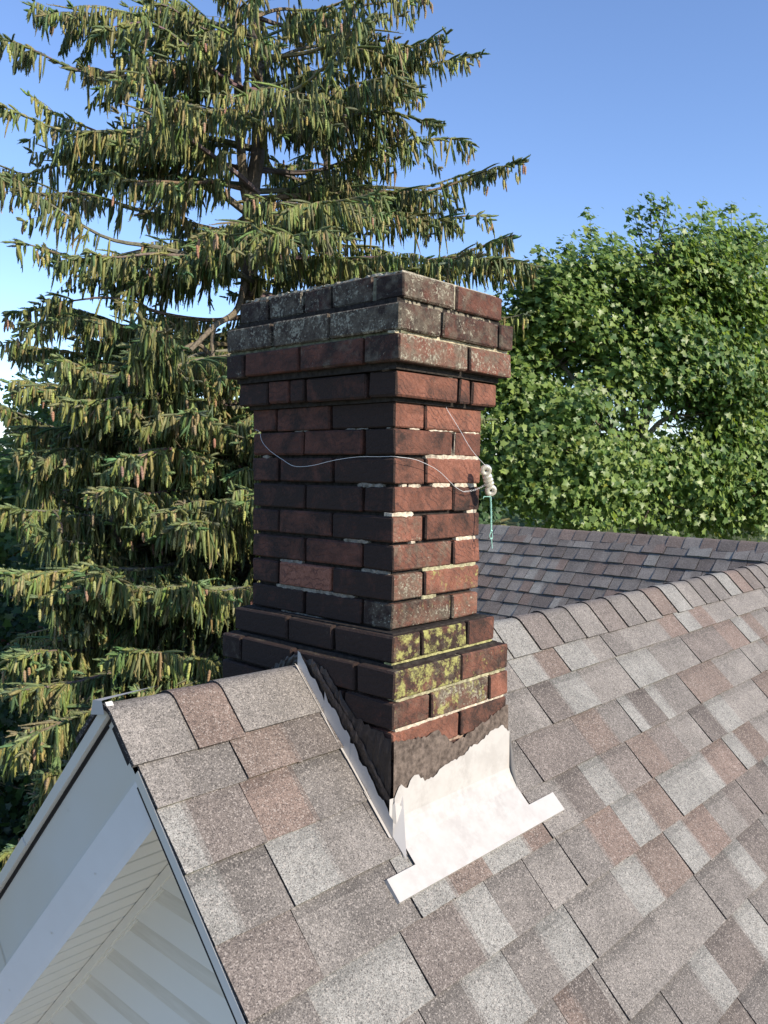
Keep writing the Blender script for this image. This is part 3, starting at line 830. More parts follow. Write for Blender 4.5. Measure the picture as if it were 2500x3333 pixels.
class Needles:
    """needle-covered twigs written straight into arrays"""
    def __init__(s, rng): s.P = []; s.D = []; s.L = []; s.W = []; s.C = []; s.rng = rng
    def add(s, p, d, L, W, c): s.P.append(tuple(p)); s.D.append(tuple(d)); s.L.append(L); s.W.append(W); s.C.append(c)
    def mesh(s, name, mat, parent, spacing=.014, sag=.12):
        r = s.rng; P = np.array(s.P); D = nrm(np.array(s.D)); L = np.array(s.L); W = np.array(s.W); Cc = np.array(s.C)
        cnt = np.maximum(3, (L/spacing).astype(int)); tot = int(cnt.sum()); idx = np.repeat(np.arange(len(L)), cnt)
        first = np.repeat(np.cumsum(cnt)-cnt, cnt); t = (np.arange(tot)-first + r.random(tot))/np.repeat(cnt, cnt)
        p = P[idx]; d = D[idx]; l = L[idx][:, None]; tt = t[:, None]
        pos = p + d*l*tt + np.array([0,0,-1.0])*(sag*l*tt**2)
        q = nrm(r.normal(size=(tot, 3))); q = nrm(q - d*(q*d).sum(1, keepdims=True))
        w_ = W[idx][:, None]*(1.1-.4*tt)*r.uniform(.7, 1.2, (tot, 1))
        tip = pos + q*w_ + d*w_*.8
        sd_ = nrm(np.cross(q, d))
        hw = (W[idx]*.42)[:, None]
        a = pos + q*w_*.3 - d*hw*.7 + sd_*hw*.3; b = pos + q*w_*.3 + d*hw*.4 - sd_*hw*.3
        V = np.stack([a, b, tip], 1).reshape(-1, 3); F = np.arange(tot*3).reshape(-1, 3)
        k = r.uniform(.72, 1.28, (tot, 1)); cc = Cc[idx]*k
        # soft dense core of each twig: a four-sided knobbly spindle
        N = len(L); u = nrm(np.cross(D, nrm(r.normal(size=(N, 3))))); v = np.cross(D, u)
        prof = ((.0, .35), (.22, .62), (.5, .66), (.8, .5), (1.0, .06)); VV = []; m = len(prof)
        for (f, g) in prof:
            c0 = P + D*(L*f)[:, None] + np.array([0,0,-1.0])*(sag*L*f*f)[:, None]
            for an in range(4):
                rad = W*g*r.uniform(.65, 1.25, N); an_ = an*math.pi/2
                VV.append(c0 + (u*math.cos(an_) + v*math.sin(an_))*rad[:, None])
        VV = np.stack(VV, 1).reshape(-1, 3); FF = []
        for i_ in range(m-1):
            for an in range(4):
                q0, q1, q2, q3 = i_*4+an, i_*4+(an+1) % 4, (i_+1)*4+(an+1) % 4, (i_+1)*4+an
                FF += [(q0, q1, q2), (q0, q2, q3)]
        FF = np.array(FF)[None] + (np.arange(N)*4*m)[:, None, None]; nf_ = FF.shape[1]
        cf = np.repeat(Cc, nf_, axis=0)*r.uniform(.7, 1.15, (N*nf_, 1))
        F = np.vstack([F, FF.reshape(-1, 3) + len(V)]); V = np.vstack([V, VV]); cc = np.vstack([cc, cf])
        return npmesh(name, V, F, np.hstack([cc, np.ones((len(cc), 1))]), mat, parent)

def cone_mesh(mb, p, L, R, col, rr, tilt):
    """one hanging cone: a slim scaly spindle"""
    d = Vector((rr.uniform(-1,1)*tilt, rr.uniform(-1,1)*tilt, -1)).normalized(); u = d.orthogonal().normalized(); v = d.cross(u)
    prof = [(0, .25), (.08, .7), (.22, 1.0), (.3, .86), (.42, 1.05), (.5, .88), (.62, .98), (.72, .78), (.84, .7), (.93, .42), (1, .08)]
    vs = []; n = 6
    bend = rr.uniform(-.1, .1)
    for i, (t, r_) in enumerate(prof):
        cpt = Vector(p) + d*L*t + u*bend*L*math.sin(t*3.1)
        for k in range(n):
            a = 2*math.pi*(k + .5*(i % 2))/n; vs.append(cpt + (u*math.cos(a)+v*math.sin(a))*R*r_)
    fs = [(i*n+k, i*n+(k+1) % n, (i+1)*n+(k+1) % n, (i+1)*n+k) for i in range(len(prof)-1) for k in range(n)]
    mb.add(vs, fs, col)

SPR = [((.21,.235,.07), 3), ((.265,.265,.09), 3), ((.155,.195,.07), 3), ((.33,.295,.13), 1.8), ((.12,.165,.072), 2.0)]
TIPC = [(.20,.26,.115), (.25,.29,.13), (.16,.22,.095)]
def wpick(rr, L):
    t = rr.random()*sum(w_ for _, w_ in L)
    for c, w_ in L:
        t -= w_
        if t <= 0: return c
    return L[0][0]
def spruce(name, base, trunk, rad, branches, label, seed, ncone=(0, 0), density=1.0, hang=1.0, stems=()):
    rr = random.Random(seed); nr = np.random.default_rng(seed)
    root = empty(name, base, label, 'tree')
    tb = MB(); pts = bez(trunk, 40)
    tb.tube(pts, [rad*(1-.9*i/40)+.012 for i in range(41)], 10, G_(.13,.105,.08))
    for (sp, r0, r1) in stems:
        q_ = bez(sp, 16); tb.tube(q_, [r0+(r1-r0)*i/16 for i in range(17)], 8, G_(.17,.14,.10))
    tb.build('trunk', M['bark'], root)
    lb = MB(); nd = Needles(nr); conesites = []; bare = MB()
    for (A, B_, sag, dens) in branches:
        A = Vector(A); B_ = Vector(B_); L = (B_-A).length
        if L < .2: continue
        side = Vector((0,0,1)).cross(B_-A).normalized()
        wob = rr.uniform(-.12, .12)*L; wz = rr.uniform(-.05, .05)*L
        n = 18; bp = []; ph = rr.uniform(0, 6.3); sg = rr.uniform(-.8, .35)*sag; c1, c2 = rr.uniform(6, 11), rr.uniform(0, 6.3)
        def clump(t): return .5 + .5*math.sin(c1*t+c2)*1.1 + rr.uniform(-.45, .45)
        for i in range(n+1):
            t = i/n
            bp.append(A.lerp(B_, t) + side*(wob*math.sin(math.pi*t) + .03*L*math.sin(7*t+ph)) + Vector((0,0,1))*(sg*L*math.sin(math.pi*t)*(.7+.6*t) + wz*math.sin(6.3*t) + .012*L*math.sin(15*t+ph)*t))
        r0 = .012 + .0085*L
        lb.tube(bp, [r0*(1-.85*i/n)+.002 for i in range(n+1)], 6, G_(*[x*rr.uniform(.8, 1.25) for x in (.17,.145,.105)]), cap=False)
        def pt(t):
            x_ = t*n; k = min(int(x_), n-1); return bp[k].lerp(bp[k+1], x_-k)
        def tg(t): return (pt(min(1, t+.04))-pt(max(0, t-.04))).normalized()
        shade = rr.uniform(.8, 1.15)
        def hangs(p, tdir, lmax, f):
            c = wpick(rr, SPR); c = tuple(x*shade*rr.uniform(.85, 1.2) for x in c)
            l = max(.07, rr.uniform(.25, 1.0)*lmax)
            d = Vector((0,0,-1)) + tdir*rr.uniform(.0, .35) + Vector((rr.gauss(0,.13), rr.gauss(0,.13), 0))
            nd.add(p, d, l, rr.uniform(.022, .036), c)
            if l > .2 and rr.random() < .45:
                p2 = Vector(p) + d.normalized()*l*rr.uniform(.2,.5)
                nd.add(p2, d + Vector((rr.gauss(0,.35), rr.gauss(0,.35), 0)), l*.55, .025, c)
        # twigs on the main axis
        m = int(L*26*dens*density)
        for i in range(m):
            t = .12 + .88*rr.random()**.85
            if clump(t) < .22: continue
            hangs(pt(t) + Vector((rr.gauss(0,.02), rr.gauss(0,.02), 0)), tg(t), hang*(.16 + .42*math.sin(math.pi*min(1, t*.9))**.7)*min(1, L/2.4), 1)
        for i in range(int(L*7*dens)):
            t = .3 + .7*rr.random(); T_ = tg(t); c = wpick(rr, SPR)
            nd.add(pt(t), T_ + Vector((rr.gauss(0,.25), rr.gauss(0,.25), rr.uniform(-.2,.15))), rr.uniform(.10,.22), rr.uniform(.028,.038), tuple(x*shade*1.05 for x in c))
        # side branchlets
        ns = int(L*8*dens*density)
        for i in range(ns):
            t = .14 + .86*(i+rr.random())/ns; s_ = 1 if rr.random() < .5 else -1
            if t < .9 and clump(t) < .12: continue
            l = (.26 + .95*(1-t)**.6*min(1, L/3.2)) * rr.uniform(.5, 1.15)
            if t > .93: l = rr.uniform(.10, .22)
            T_ = tg(t); out = (side*s_*rr.uniform(.6, 1.1) + T_*rr.uniform(.5, .95) + Vector((0,0,rr.uniform(-.15,.22)))).normalized()
            p0 = pt(t); k2 = 5; sp = []
            for j in range(k2+1):
                u = j/k2; sp.append(p0 + out*l*u + Vector((0,0,-1))*(.30*l*u*u))
            lb.tube(sp, [.006*(1-.7*j/k2) for j in range(k2+1)], 3, G_(.15,.125,.08), cap=False)
            nt_ = max(3, int(l*26*dens))
            for j in range(nt_):
                u = (j+rr.random())/nt_; x_ = u*k2; k = min(int(x_), k2-1); p_ = sp[k].lerp(sp[k+1], x_-k)
                hangs(p_, out, hang*(.13+.36*(1-t*.55))*(1-.3*u), 0)
            # tip shoots, paler and stiffer
            c = rr.choice(TIPC); c = tuple(x*rr.uniform(.7, 1.1)*shade for x in c)
            for _ in range(3):
                nd.add(sp[-1], out + Vector((rr.gauss(0,.4), rr.gauss(0,.4), rr.uniform(-.25,.35))), rr.uniform(.08, .17), .027, c)
            if rr.random() < .5:
                nd.add(sp[0], out, l, .026, tuple(x*1.0 for x in c))
            if rr.random() < .8: conesites.append((sp[-1], t)); 
            if rr.random() < .4: conesites.append((sp[3], t))
            if rr.random() < .18 and t < .8:       # bare hanging twigs
                p_ = sp[2]; q_ = [p_ + Vector((rr.gauss(0,.02)*j, rr.gauss(0,.02)*j, -.09*j)) for j in range(5)]
                lb.tube(q_, [.0035, .003, .003, .0025, .002], 3, G_(.30,.24,.15), cap=False)
        for _ in range(5):
            c = rr.choice(TIPC); nd.add(pt(rr.uniform(.93, 1)), tg(1) + Vector((rr.gauss(0,.35), rr.gauss(0,.35), rr.uniform(-.1,.5))), rr.uniform(.10, .2), .028, tuple(x*shade for x in c))
    lb.build('limbs', M['bark'], root)
    nd.mesh('crown', M['spruce'], root)
    # cones
    ntot, nown = ncone
    if ntot:
        cs = []
        for (p, t) in conesites:
            wgt = .25 + 1.2*max(0, p.z+3)/9 + .6*t
            if rr.random() < wgt*.42:
                for _ in range(rr.choice((1,2,3,4,5))): cs.append(p + Vector((rr.gauss(0,.06), rr.gauss(0,.06), rr.uniform(-.14,.0))))
        rr.shuffle(cs); cs = cs[:ntot]
        def inview(p):
            v = p - CP; z_ = v.dot(rz)
            x_, y_ = 1250+FPX*v.dot(rx)/z_, 1666.5+FPX*v.dot(ry)/z_
            return 0 < x_ < 1600 and 0 < y_ < 2600
        cs.sort(key=lambda p: (0 if inview(p) else 1, (p-CP).length))
        rest = MB()
        for i, p in enumerate(cs):
            col = G_(*[x*rr.uniform(.85,1.15) for x in ((.34,.34,.12) if rr.random() < .66 else (.30,.19,.115))])
            L_ = rr.uniform(.115, .165)
            if i < nown:
                b1 = MB(); cone_mesh(b1, (0,0,0), L_, .0185, col, rr, .18)
                o = b1.build('cone', M['cone'], smooth=False); o.parent = root; o.location = p - Vector(base)
            else: cone_mesh(rest, p, L_, .0185, col, rr, .18)
        o = rest.build('cone_cluster', M['cone'], root); tag(o, kind='stuff')
    return root

# --- the big spruce behind the chimney
DS = 12.6
TB = at(815, 700, DS)
trunk_top = [Vector((TB.x+.25, TB.y+.1, GZ)), Vector((TB.x+.15, TB.y, -3)), Vector((TB.x, TB.y, 1.5)), TB, at(840, 480, DS), at(835, 200, DS), at(822, -150, DS), at(815, -900, DS), Vector((TB.x, TB.y, 13.2))]
def trunk_at(z):
    for a, b in zip(trunk_top, trunk_top[1:]):
        if a.z <= z <= b.z: return a.lerp(b, (z-a.z)/(b.z-a.z))
    return trunk_top[-1]
rr = random.Random(101)
br = []
EX = [ # tip px, tip py, depth offset, attach py, sag, density
 (95, 20, -.3, 120, .02, 1.2), (5, 135, -1.2, 330, .03, 1.3), (115, 315, -.9, 560, .05, .9), (0, 355, -1.8, 480, .03, 1.3), (60, 610, -.5, 760, .07, .9), (0, 560, .6, 600, .05, 1.1),
 (125, 812, -.8, 900, .08, 1), (150, 975, -.9, 1020, .08, 1), (85, 1045, -1.4, 1120, .09, 1.1), (35, 1105, -.8, 1240, .08, 1.1), (60, 1250, -1.0, 1300, .08, 1.1), (0, 1330, -1.2, 1420, .08, 1.2),
 (480, 0, -1.6, 160, .02, 1.1), (330, 90, -2.0, 300, .04, 1.1), (1130, 5, -.6, 130, .04, 1), (1250, 55, -.2, 230, .05, 1.1), (1180, -40, .6, 60, .04, 1.2), (1440, 150, -.2, 300, .07, 1.3), (1535, 195, .2, 380, .08, 1.1), (1425, 400, -.9, 430, .10, 1.2),
 (1545, 455, .5, 540, .07, .9), (1688, 510, -.2, 640, .07, 1.2), (1560, 560, 1.0, 620, .06, .8), (1660, 775, -.2, 840, .08, 1.3), (1600, 700, .8, 760, .06, .9), (1640, 850, -.6, 960, .07, 1.1), (1745, 880, .2, 960, .07, 1.1), (1720, 1010, .0, 1060, .07, 1.1), (1560, 1080, .2, 1120, .07, 1),
 (1300, 260, -1.6, 330, .05, 1.1), (1240, 640, -2.2, 700, .08, 1.1), (1050, 750, -2.6, 760, .08, 1.1), (700, 760, -2.8, 740, .08, 1.1), (560, 330, -2.4, 380, .05, 1.0), (380, 560, -2.0, 620, .07, 1.1),
 (120, 1560, -2.2, 1640, .09, 1.1), (160, 1730, -2.8, 1760, .09, 1.1), (430, 1480, -3.2, 1520, .08, 1.1), (180, 1950, -3.0, 1980, .10, 1.1), (90, 2260, -3.4, 2080, .12, 1.3), (10, 2420, -3.8, 2160, .12, 1.2), (160, 2520, -3.2, 2250, .12, 1.2), (10, 2760, -3.6, 2450, .12, 1.3), (420, 2100, -3.4, 2080, .1, 1.2), (620, 1900, -3.2, 1900, .1, 1.2), (330, 2330, -3.6, 2230, .1, 1.2), (520, 2250, -3.4, 2200, .1, 1.2), (250, 2620, -3.0, 2450, .12, 1.2), (680, 2140, -2.6, 2150, .1, 1.1), (60, 2130, -3.0, 2020, .1, 1.1),
 (60, 1460, -2.4, 1500, .08, 1.2), (250, 1300, -3.0, 1330, .08, 1.2), (330, 1600, -3.2, 1600, .09, 1.2), (30, 1640, -3.0, 1660, .09, 1.2), (560, 1700, -3.2, 1720, .09, 1.2), (20, 1850, -3.0, 1850, .1, 1.2), (340, 1880, -3.4, 1860, .1, 1.2), (200, 1180, -2.6, 1220, .07, 1.2), (620, 1350, -3.0, 1380, .07, 1.2), (480, 1180, -3.0, 1160, .07, 1.1), (700, 1620, -2.8, 1640, .08, 1.1), (20, 1010, -.2, 1060, .06, 1.1), (300, 820, -2.4, 860, .06, 1.1),
]
for (px, py, dd, ay, sag, dn) in EX:
    tip = at(px, py, DS+dd); az = at(815, ay, DS).z
    br.append((trunk_at(az), tip, sag, dn*(.78 if az > 2.2 else 1.3)))
# random fill in whorls
z = -4.6; kk = 0
while z < 12.6:
    lowf = min(1, max(0, (3.0 - z)/5))                  # dense low, open high
    Lz = float(np.interp(z, [-5, -1, 2, 5, 7.5, 10, 13], [4.3, 4.4, 4.1, 3.7, 2.9, 1.9, .3]))
    nb = 5 if lowf > .3 else (2 if rr.random() < .8 else 1)
    for _ in range(nb):
        a = kk*2.399 + rr.uniform(-.3, .3); kk += 1
        L = Lz*rr.uniform(.5, .97); rise = rr.uniform(-.18, .22) if z > 3 else rr.uniform(-.22, .06)
        d = Vector((math.cos(a), math.sin(a), 0))
        # keep clear of the chimney's back
        A = trunk_at(z); B_ = A + d*L + Vector((0,0,rise*L))
        br.append((A, B_, rr.uniform(.05, .11), (.62 if z > 2.6 else 1.2)))
    z += .34 if z > 2.5 else .30
stems = [([at(815, 700, DS), at(790, 560, DS-.1), at(775, 300, DS-.15), at(762, 40, DS-.1), at(745, -300, DS), at(740, -520, DS)], .085, .03),
         ([at(760, 1260, DS-.4), at(700, 1180, DS-.9), at(640, 1120, DS-1.2), at(560, 1160, DS-1.6)], .05, .02),
         ([at(800, 900, DS), at(770, 1010, DS-.5), at(700, 1060, DS-1.2), at(620, 1140, DS-1.5)], .055, .03),
         ([at(700, 1060, DS-1.2), at(690, 1110, DS-1.2), at(695, 1180, DS-1.2), at(700, 1300, DS-1.0)], .03, .02),
         ([at(860, 960, DS), at(780, 1240, DS-.8), at(700, 1330, DS-1.2), at(600, 1420, DS-1.6)], .045, .02),
         ([at(500, 1600, DS-1.2), at(370, 1640, DS-1.8), at(400, 1780, DS-1.8), at(520, 1740, DS-1.2), at(640, 1640, DS-.8)], .035, .03),
         ([at(800, 690, DS), at(700, 620, DS-.3), at(600, 600, DS-.8), at(440, 600, DS-1.4)], .06, .03),
         ([at(520, 610, DS-1.1), at(510, 660, DS-1.1), at(480, 690, DS-1.2), at(440, 700, DS-1.3)], .02, .012)]
base = trunk_top[0]
spruce('spruce_tree', base, trunk_top, .17, br, 'tall drooping spruce hung with many cones, directly behind the brick chimney', 5, (2100, 100), 1.0, 1.0, stems)
# --- a second, slimmer spruce just right of it, behind the chimney crown
T2 = at(1062, 900, 14.6)
t2 = [Vector((T2.x, T2.y, GZ)), T2, at(1064, 600, 14.6), at(1066, 360, 14.6), at(1068, 60, 14.6)]
def t2_at(z):
    for a, b in zip(t2, t2[1:]):
        if a.z <= z <= b.z: return a.lerp(b, (z-a.z)/(b.z-a.z))
    return t2[-1]
br2 = []; z = -3.0
while z < 7.4:
    L = float(np.interp(z, [-3, 3, 5.5, 7.4], [3.0, 2.7, 1.7, .4]))
    for _ in range(3):
        a = kk*2.399; kk += 1; l = L*rr.uniform(.6, 1.0)
        br2.append((t2_at(z), t2_at(z) + Vector((math.cos(a)*l, math.sin(a)*l, rr.uniform(-.1,.06)*l)), rr.uniform(.05,.1), .8))
    z += .42
spruce('spruce_tree', t2[0], t2, .11, br2, 'slimmer spruce whose stem shows right of the main spruce trunk, above the chimney crown', 8, (160, 30), .9, .9)

# ------------------------------------------------------------------ broadleaf trees
def leaf_template():
    """five-lobed maple leaf outline, unit length, with a fold along the midrib"""
    pts = [(0,0), (.18,-.04), (.48,-.08), (.36,.18), (.66,.46), (.36,.46), (.24,.66), (0,1.0), (-.24,.66), (-.36,.46), (-.66,.46), (-.36,.18), (-.48,-.08), (-.18,-.04)]
    V = [(x, y, .12*abs(x) - .18*y*y) for x, y in pts]
    V.append((0, .35, -.02)); c = len(V)-1; n = len(pts)
    return np.array(V), np.array([(c, i, (i+1) % n) for i in range(n)])
LV, LF = leaf_template()
LV2 = np.array([(0,0,0), (.42,.05,.06), (.5,.5,.04), (0,1,-.16), (-.5,.5,.04), (-.42,.05,.06)]); LF2 = np.array([(0,1,2),(0,2,3),(0,3,4),(0,4,5)])
def leaves(name, P, Nn, S, colr, mat, parent, rng, simple=False):
    """a leaf at every point P with normal Nn, size S"""
    T, F = (LV2, LF2) if simple else (LV, LF)
    n = len(P); Nn = nrm(Nn); a = nrm(rng.normal(size=(n, 3)) + np.array([0,0,-.6])); Y = nrm(a - Nn*(a*Nn).sum(1, keepdims=True)); X = np.cross(Y, Nn)
    V = P[:, None, :] + S[:, None, None]*(T[None, :, 0:1]*X[:, None, :] + T[None, :, 1:2]*Y[:, None, :] + T[None, :, 2:3]*Nn[:, None, :])
    Fi = (np.arange(n)*len(T))[:, None, None] + F[None]
    cc = np.repeat(colr, len(F), axis=0)
    return npmesh(name, V.reshape(-1, 3), Fi.reshape(-1, 3), np.hstack([cc, np.ones((len(cc), 1))]), mat, parent)
def maple(name, base, lobes, shoots, label, seed, ncl, nleaf=16, size=.13, pal=None, holes=(), simple=False, forks=None, spread=.2, limbcol=(.20,.17,.13), cat='tree', group=None, thin=-.42):
    """lobes: (centre, (rx, ry, rz), weight)"""
    rng = np.random.default_rng(seed); rr = random.Random(seed)
    root = empty(name, base, label, cat, group)
    wsum = sum(l[2] for l in lobes); CL = []; LI = []
    for li, (c, r, w_) in enumerate(lobes):
        n = int(ncl*w_/wsum); d = nrm(rng.normal(size=(n, 3))); rad = rng.random(n)**.42
        lump = 1 + .16*np.sin(d[:, 0]*5+seed+li) * np.cos(d[:, 2]*6+li) + .10*np.sin(d[:, 1]*11+li)
        CL.append(np.array(c) + d*(rad*lump)[:, None]*np.array(r)); LI += [li]*n
    CL = np.vstack(CL); LI = np.array(LI)
    # clumpy thinning
    f = np.sin(CL[:, 0]*2.9+seed)*np.sin(CL[:, 1]*3.1+1.7*seed)*np.sin(CL[:, 2]*3.3+.6) + .6*np.sin(CL[:, 0]*6.7)*np.sin(CL[:, 2]*7.3+CL[:, 1]*5)
    keep = f + rng.normal(0, .22, len(f)) > thin
    for (hc, hr) in holes: keep &= (np.linalg.norm((CL-np.array(hc))/hr, axis=1) > 1 + rng.normal(0, .15, len(CL))) | (rng.random(len(CL)) < .25)
    CL, LI = CL[keep], LI[keep]
    # trunk and limbs
    tb = MB(); b = Vector(base); mean = Vector(tuple(np.mean([l[0] for l in lobes], axis=0)))
    fork = forks if forks else Vector((b.x*.6+mean.x*.4, b.y*.6+mean.y*.4, b.z + (mean.z-b.z)*.55))
    tb.tube(bez([b, b.lerp(fork, .5)+Vector((.08,.05,0)), fork], 10), [.16*(1-.45*i/10) for i in range(11)], 8, G_(*limbcol))
    lb = MB(); lend = []
    for (c, r, w_) in lobes:
        c = Vector(c); top = c + Vector((rr.uniform(-.2,.2)*r[0], rr.uniform(-.2,.2)*r[1], r[2]*.75))
        q_ = bez([fork, fork.lerp(c, .5)+Vector((rr.gauss(0,.15), rr.gauss(0,.15), -.1)), c, top], 14)
        lb.tube(q_, [.062*(1-.85*i/14) for i in range(15)], 6, G_(*limbcol), cap=False); lend.append(q_)
    tw = 0
    for i in range(0, len(CL), 3):
        q_ = lend[LI[i]]; p = Vector(CL[i]); s_ = min(q_[3:], key=lambda v: (v-p).length + max(0, v.z-p.z)*2)
        if (s_-p).length < 3:
            m_ = s_.lerp(p, .5) + Vector((rr.gauss(0,.06), rr.gauss(0,.06), rr.uniform(-.12,.02)))
            lb.tube([s_, m_, p], [.016, .010, .004], 4, G_(*[x*rr.uniform(.7, 1.2) for x in limbcol]), cap=False)
    for sh in shoots:
        q_ = bez(sh, 8); lb.tube(q_, [.012*(1-.8*i/8) for i in range(9)], 4, G_(*limbcol), cap=False)
        ex = np.array([tuple(v) for v in q_[2:]]); CL = np.vstack([CL, ex[rng.permutation(7)[:5]]])
    lb.build('limbs', M['bark'], root); tb.build('trunk', M['bark'], root)
    n = len(CL); P = np.repeat(CL, nleaf, axis=0); m = len(P)
    off = rng.normal(size=(m, 3))*np.array([spread, spread, spread*.55]); nshoot = sum(9 for _ in shoots)
    if shoots:
        k = 5*len(shoots)*nleaf; off[-k:] *= .42
    P = P + off
    cen = np.array([tuple(mean)]); outd = nrm(P - cen)
    N_ = np.array([0,0,.62]) + outd*.3 + nrm(off)*.2 + rng.normal(size=(m, 3))*.42 + np.array([-.1,-.78,0])
    S_ = size*rng.uniform(.5, 1.2, m)
    pal = pal or [(.19,.28,.07), (.235,.32,.085), (.14,.23,.06), (.26,.34,.095), (.10,.18,.05)]
    pal = np.array(pal); cl = np.repeat(((np.sin(CL[:, 0]*1.7+1)+np.sin(CL[:, 2]*2.1+CL[:, 1]) + 2 + rng.normal(0, .7, n))*len(pal)/4).astype(int).clip(0, len(pal)-1)[:n], nleaf)
    mixed = np.where(rng.random(m) < .35, rng.integers(0, len(pal), m), cl)
    col = pal[mixed]*rng.uniform(.8, 1.25, (m, 1))
    yy_ = rng.random(m) < .012; col[yy_] = np.array([.34, .36, .06])
    leaves('crown', P, N_, S_, col, M['leaf'], root, rng, simple)
    return root
def lobe(px, py, d, rpx, rpy, w_=None, rd=None):
    c = at(px, py, d); s_ = d/FPX
    return (tuple(c), (rpx*s_, (rd or rpx)*s_, rpy*s_), w_ or (rpx*rpy/1e5)**1.0)
def shoot(px, py, px0, py0, d): 
    a, b = at(px0, py0, d), at(px, py, d); return [a, a.lerp(b, .5)+Vector((.03,.02,0)), b]
DM = 13.5
mb_ = at(2150, 1700, DM); mbase = Vector((mb_.x, mb_.y, GZ))
maple('maple_tree', mbase,
  [lobe(2130, 930, DM, 190, 205), lobe(2250, 960, DM+.2, 170, 190), lobe(1900, 980, DM-.2, 190, 180), lobe(2330, 980, DM+.3, 200, 230), lobe(1990, 1160, DM+.5, 250, 110), lobe(2330, 1240, DM-.1, 170, 160),
   lobe(1760, 1080, DM+.4, 170, 200), lobe(1690, 1170, DM+.2, 130, 200), lobe(1850, 920, DM+.1, 130, 110), lobe(1720, 1450, DM-.1, 210, 200), lobe(1880, 1560, DM-.4, 190, 190), lobe(2080, 1580, DM-.3, 200, 150), lobe(2280, 1560, DM+.1, 230, 200), lobe(2170, 1200, DM-.3, 170, 150), lobe(1720, 1290, DM, 110, 130), lobe(2360, 1420, DM+.2, 120, 120), lobe(1930, 1360, DM-.5, 160, 120), lobe(2220, 1130, DM-.2, 150, 120)],
  [shoot(2120, 620, 2120, 780, DM), shoot(2060, 665, 2090, 800, DM+.1), shoot(2175, 640, 2150, 780, DM-.1), shoot(1920, 700, 1930, 860, DM), shoot(1990, 750, 2000, 860, DM), shoot(2290, 645, 2280, 800, DM), shoot(1755, 815, 1790, 920, DM+.3), shoot(1845, 790, 1850, 880, DM)],
  'broad green maple with open centre, rising behind the rear wing roof', 31, 8200, 16, .098,
  thin=-.04, forks=at(2085, 1500, DM), holes=[(tuple(at(2090, 1350, DM)), np.array([.40, 1.2, .26])), (tuple(at(1765, 1400, DM)), np.array([.3, 1.5, .25]))])
mb_ = at(2620, 1700, DM+1.2); mbase = Vector((mb_.x, mb_.y, GZ))
maple('maple_tree', mbase,
  [lobe(2560, 1000, DM+.8, 190, 230), lobe(2440, 1250, DM+.4, 170, 220), lobe(2480, 1560, DM, 190, 200), lobe(2720, 1050, DM+2, 220, 300), lobe(2700, 1450, DM+1.2, 220, 300), lobe(2400, 900, DM+.8, 120, 170), lobe(2350, 850, DM+.6, 90, 130)],
  [shoot(2380, 665, 2385, 820, DM+.8), shoot(2470, 735, 2460, 860, DM+.8), shoot(2430, 760, 2430, 860, DM+.7)],
  'green maple at the right, its crown cut by the photo edge', 37, 3600, 16, .100, thin=-.08, forks=at(2640, 1500, DM+1.2))
# --- darker maples and shrubs low behind the spruce, left
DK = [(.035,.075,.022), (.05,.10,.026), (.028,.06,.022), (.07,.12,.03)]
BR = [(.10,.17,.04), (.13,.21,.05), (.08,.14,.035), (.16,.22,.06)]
def low(px, py, d, rpx, rpy, name, label, seed, ncl, pal, size=.14, cat='tree', n=13, **kw):
    c = at(px, py, d); s_ = d/FPX; R = rpx*s_; R2 = rpy*s_
    r_ = random.Random(seed); lob = []
    for _ in range(6): lob.append(((c.x+r_.uniform(-.6,.6)*R, c.y+r_.uniform(-.5,.5)*R, c.z+r_.uniform(-.55,.55)*R2), (R*.55, R*.55, R2*.5), 1))
    return maple(name, Vector((c.x, c.y, GZ)), lob, [], label, seed, ncl, n, size, pal, simple=(d > 22), **kw)
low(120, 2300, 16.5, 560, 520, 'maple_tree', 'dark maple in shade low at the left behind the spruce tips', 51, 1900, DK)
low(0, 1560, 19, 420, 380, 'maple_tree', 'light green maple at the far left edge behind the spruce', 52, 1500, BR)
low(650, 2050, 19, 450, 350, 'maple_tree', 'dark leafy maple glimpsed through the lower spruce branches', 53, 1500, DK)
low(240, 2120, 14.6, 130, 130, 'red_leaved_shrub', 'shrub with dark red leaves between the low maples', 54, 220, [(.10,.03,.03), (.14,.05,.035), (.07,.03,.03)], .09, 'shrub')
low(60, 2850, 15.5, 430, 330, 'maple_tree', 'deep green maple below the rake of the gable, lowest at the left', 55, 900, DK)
# trees of the neighbourhood far behind
r_ = random.Random(66); k = 0
for (px, py, d, rp, rq) in ((520, 1660, 34, 260, 130), (250, 1640, 30, 260, 170), (850, 1650, 38, 240, 110), (-150, 1700, 28, 300, 220), (1150, 1690, 36, 260, 130), (1500, 1680, 33, 230, 130)):
    lab = ['round tree in the distance seen under the spruce limbs', 'distant tree left of the spruce trunk', 'distant tree right of the spruce trunk', 'distant tree at the left edge', 'distant tree directly behind the chimney shaft', 'distant tree behind the right side of the chimney'][k]
    low(px, py, d, rp, rq, 'distant_tree', lab, 70+k, 420, [(.06,.11,.035), (.08,.14,.045), (.05,.09,.035)], .24, 'tree', 12, group='distant trees of the neighbourhood'); k += 1
# a far wood in front of the hills: nobody could count it
rng_ = np.random.default_rng(90); n = 26000
a = rng_.uniform(math.radians(15), math.radians(100), n); rad = rng_.uniform(110, 420, n)
hh_ = GZ + rng_.random(n)**.6*(6 + 3*np.sin(a*40) + 2*np.sin(a*97))
Pw = np.stack([rad*np.cos(a), rad*np.sin(a), hh_], 1)
o = leaves('far_wood', Pw, rng_.normal(size=(n, 3))+np.array([0,-.6,.8]), rad*.010, np.array([(.09,.14,.07)])*rng_.uniform(.6, 1.3, (n, 1)), M['leaf'], None, rng_, True)
tag(o, kind='stuff')

